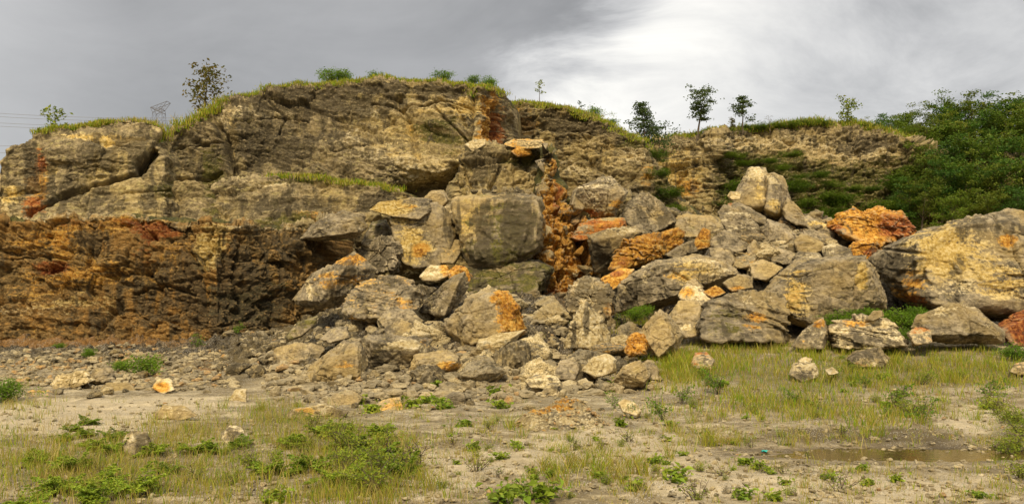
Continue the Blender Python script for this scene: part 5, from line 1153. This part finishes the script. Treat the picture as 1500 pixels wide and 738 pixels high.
for (x, t, Y, s) in [(1350, 262, 91, .62), (1380, 248, 91, .7), (1412, 244, 91, .75), (1442, 242, 90, .8), (1475, 240, 89, .85), (1508, 240, 88, .85), (1535, 245, 88, .85), (1330, 270, 92, .55), (1395, 285, 86, .55), (1440, 282, 85, .6), (1490, 280, 84, .65)]:
    wood(x, t, Y, s, 'tree at the foot of the wooded slope behind the giant cream boulder', 'lower trees of the wooded slope')
BUSH = [bush_meshes(90 + k, 2.4, 1.9, 16, 1900, .26, M_TREE, .75, .18, .03) for k in range(4)]
def wbush(px, py, Y, s, label, group, sq=1.0):
    global nf_
    nf_ += 1; t = empty('wall_bush', P(px, py, Y), label, 'bush', group); ms = BUSH[nf_ % 4]
    obj('stem', ms[0], parent=t); obj('foliage', ms[1], parent=t); t.scale = (s, s * .8, s * sq); t.rotation_euler = (0, 0, rgf.uniform(0, 6.28))
for k in range(34):
    px = rgf.uniform(1065, 1345); py = rgf.uniform(276, 345)
    wbush(px, py, 98.5 - (py - 270) / 30 + rgf.uniform(-.5, .5), rgf.uniform(.7, 1.15), 'dark layered bush spilling down the lower part of the far wall', 'bushes on the lower far wall', .75)
for (px, py) in [(1075, 232), (1090, 245), (1105, 258), (1128, 240), (1145, 250), (1160, 232), (1172, 262), (1200, 262), (1218, 275), (1250, 282), (1280, 280), (1150, 275), (1310, 262), (1335, 252)]:
    wbush(px, py, 101 - (py - 190) / 40, rgf.uniform(.5, .8), 'small creeper clump clinging to the upper part of the far wall', 'creepers on the upper far wall', .6)
for (px, py, s) in [(945, 225, .5), (1055, 198, .55), (1095, 192, .6), (1115, 192, .7), (1140, 189, .75), (1160, 188, .7), (1185, 186, .7), (1205, 185, .6), (1260, 188, .6), (1285, 192, .7), (1310, 200, .7), (1330, 210, .75), (1010, 207, .4)]:
    wbush(px, py, 106, s, 'green bush on the rim of the far wall', 'bushes along the rim of the far wall', .7)
for (px, py, s) in [(940, 213, .35), (960, 236, .55), (968, 262, .45), (985, 290, .5), (990, 315, .5), (955, 300, .3)]:
    wbush(px, py, 66.5 if py < 250 else 63, s, 'bush in the green gully between the rear cliff and the far wall', 'bushes in the gully', .9)


# ------------------------------------------------------------------ pylon and its cables
def bars(M, pairs, r):
    for a, b in pairs: M.add(*tube(np.array([a, b], float), [r, r], 4))
def pylon():
    Y = 230.; c = P(233, 440, Y); x0 = c[0]; top = float(P(233, 166, Y)[2]); H = top
    t = empty('pylon', (x0, Y, 0), 'lattice electricity pylon showing above the left cliff', 'pylon')
    M = Mesh(); lev = np.linspace(0, 1, 15) ** .85
    hw = lambda f: 4.2 * (1 - f) ** 1.2 + 1.2
    co = [[(sx * hw(f), sy * hw(f), f * H) for sx, sy in ((-1, -1), (1, -1), (1, 1), (-1, 1))] for f in lev]
    for a, b in zip(co[:-1], co[1:]):
        for k in range(4):
            bars(M, [(a[k], b[k])], .07); bars(M, [(a[k], b[(k + 1) % 4]), (a[(k + 1) % 4], b[k]), (b[k], b[(k + 1) % 4])], .03)
    obj('tower_body', M.build('tower_body', M_STEEL), parent=t)
    M = Mesh(); s = Y / F
    # slanted crossarm head
    A = [np.array(((px - 233) * s, yy, H + (166 - py) * s)) for yy in (-1.2, 1.2) for px, py in ((223, 159), (247, 150), (239, 161))]
    for k in (0, 3):
        a, b, c_ = A[k:k + 3]; bars(M, [(a, b), (b, c_), (c_, a)], .07)
        for f in (.25, .5, .75):
            u = a + (b - a) * f; v = a + (c_ - a) * f; w_ = c_ + (b - c_) * f; bars(M, [(u, v), (u, w_), (v, (c_ + a) / 2)], .03)
    for k in range(3): bars(M, [(A[k], A[k + 3])], .09)
    for sx in (-1.2, 1.2): bars(M, [((sx, -1.2, H), A[2]), ((sx, 1.2, H), A[5]), ((sx, -1.2, H), A[0]), ((sx, 1.2, H), A[3])], .07)
    obj('crossarm', M.build('crossarm', M_STEEL), parent=t)
    for i, (p, q) in enumerate([((-420, 118), (320, 171)), ((-420, 124), (320, 175)), ((-420, 136), (320, 182)), ((-420, 142), (320, 186)), ((-420, 190), (320, 200)), ((-420, 203), (320, 208)), ((-420, 226), (320, 219)), ((-420, 244), (320, 228))]):
        a = P(p[0], p[1], Y - 40); b = P(q[0], q[1], Y + 6); f = np.linspace(0, 1, 40)[:, None]
        pth = a + (b - a) * f; pth[:, 2] -= (4 * f * (1 - f))[:, 0] * 3.0
        V, Fq = tube(pth, np.full(40, .045), 5)
        V = V - a
        obj('power_line', new_mesh('power_line', V, Fq, M_WIRE), a, None, ['topmost cable of the power line across the grey sky', 'second cable from the top, close under the topmost', 'third cable from the top of the power line', 'fourth cable from the top, paired with the third', 'upper cable of the middle pair left of the left cliff', 'lower cable of the middle pair left of the left cliff', 'upper cable of the lowest pair at the left edge', 'lowest cable at the left edge of the sky'][i], 'power line', 'cables of the power line')
pylon()

# scrap of teal plastic on the gravel
def scrap():
    x, y = on_ground(1120, 662); rg = np.random.RandomState(3)
    g = np.linspace(-1, 1, 9); X, Y = np.meshgrid(g, g); V = np.stack([X * .05, Y * .035, .02 + .012 * np.sin(X * 4 + Y * 3) + rg.rand(9, 9) * .012], -1).reshape(-1, 3)
    i = np.arange(64); q = i // 8 * 9 + i % 8; Fq = np.stack([q, q + 1, q + 10, q + 9], -1); n = len(V)
    me = new_mesh('plastic_scrap', V, Fq, M_TEAL)
    o = obj('plastic_scrap', me, (x, y, float(Gn([x], [y])[0])), None, 'crumpled scrap of teal plastic on the gravel left of the puddle', 'litter')
    md = o.modifiers.new('thickness', 'SOLIDIFY'); md.thickness = .004
scrap()
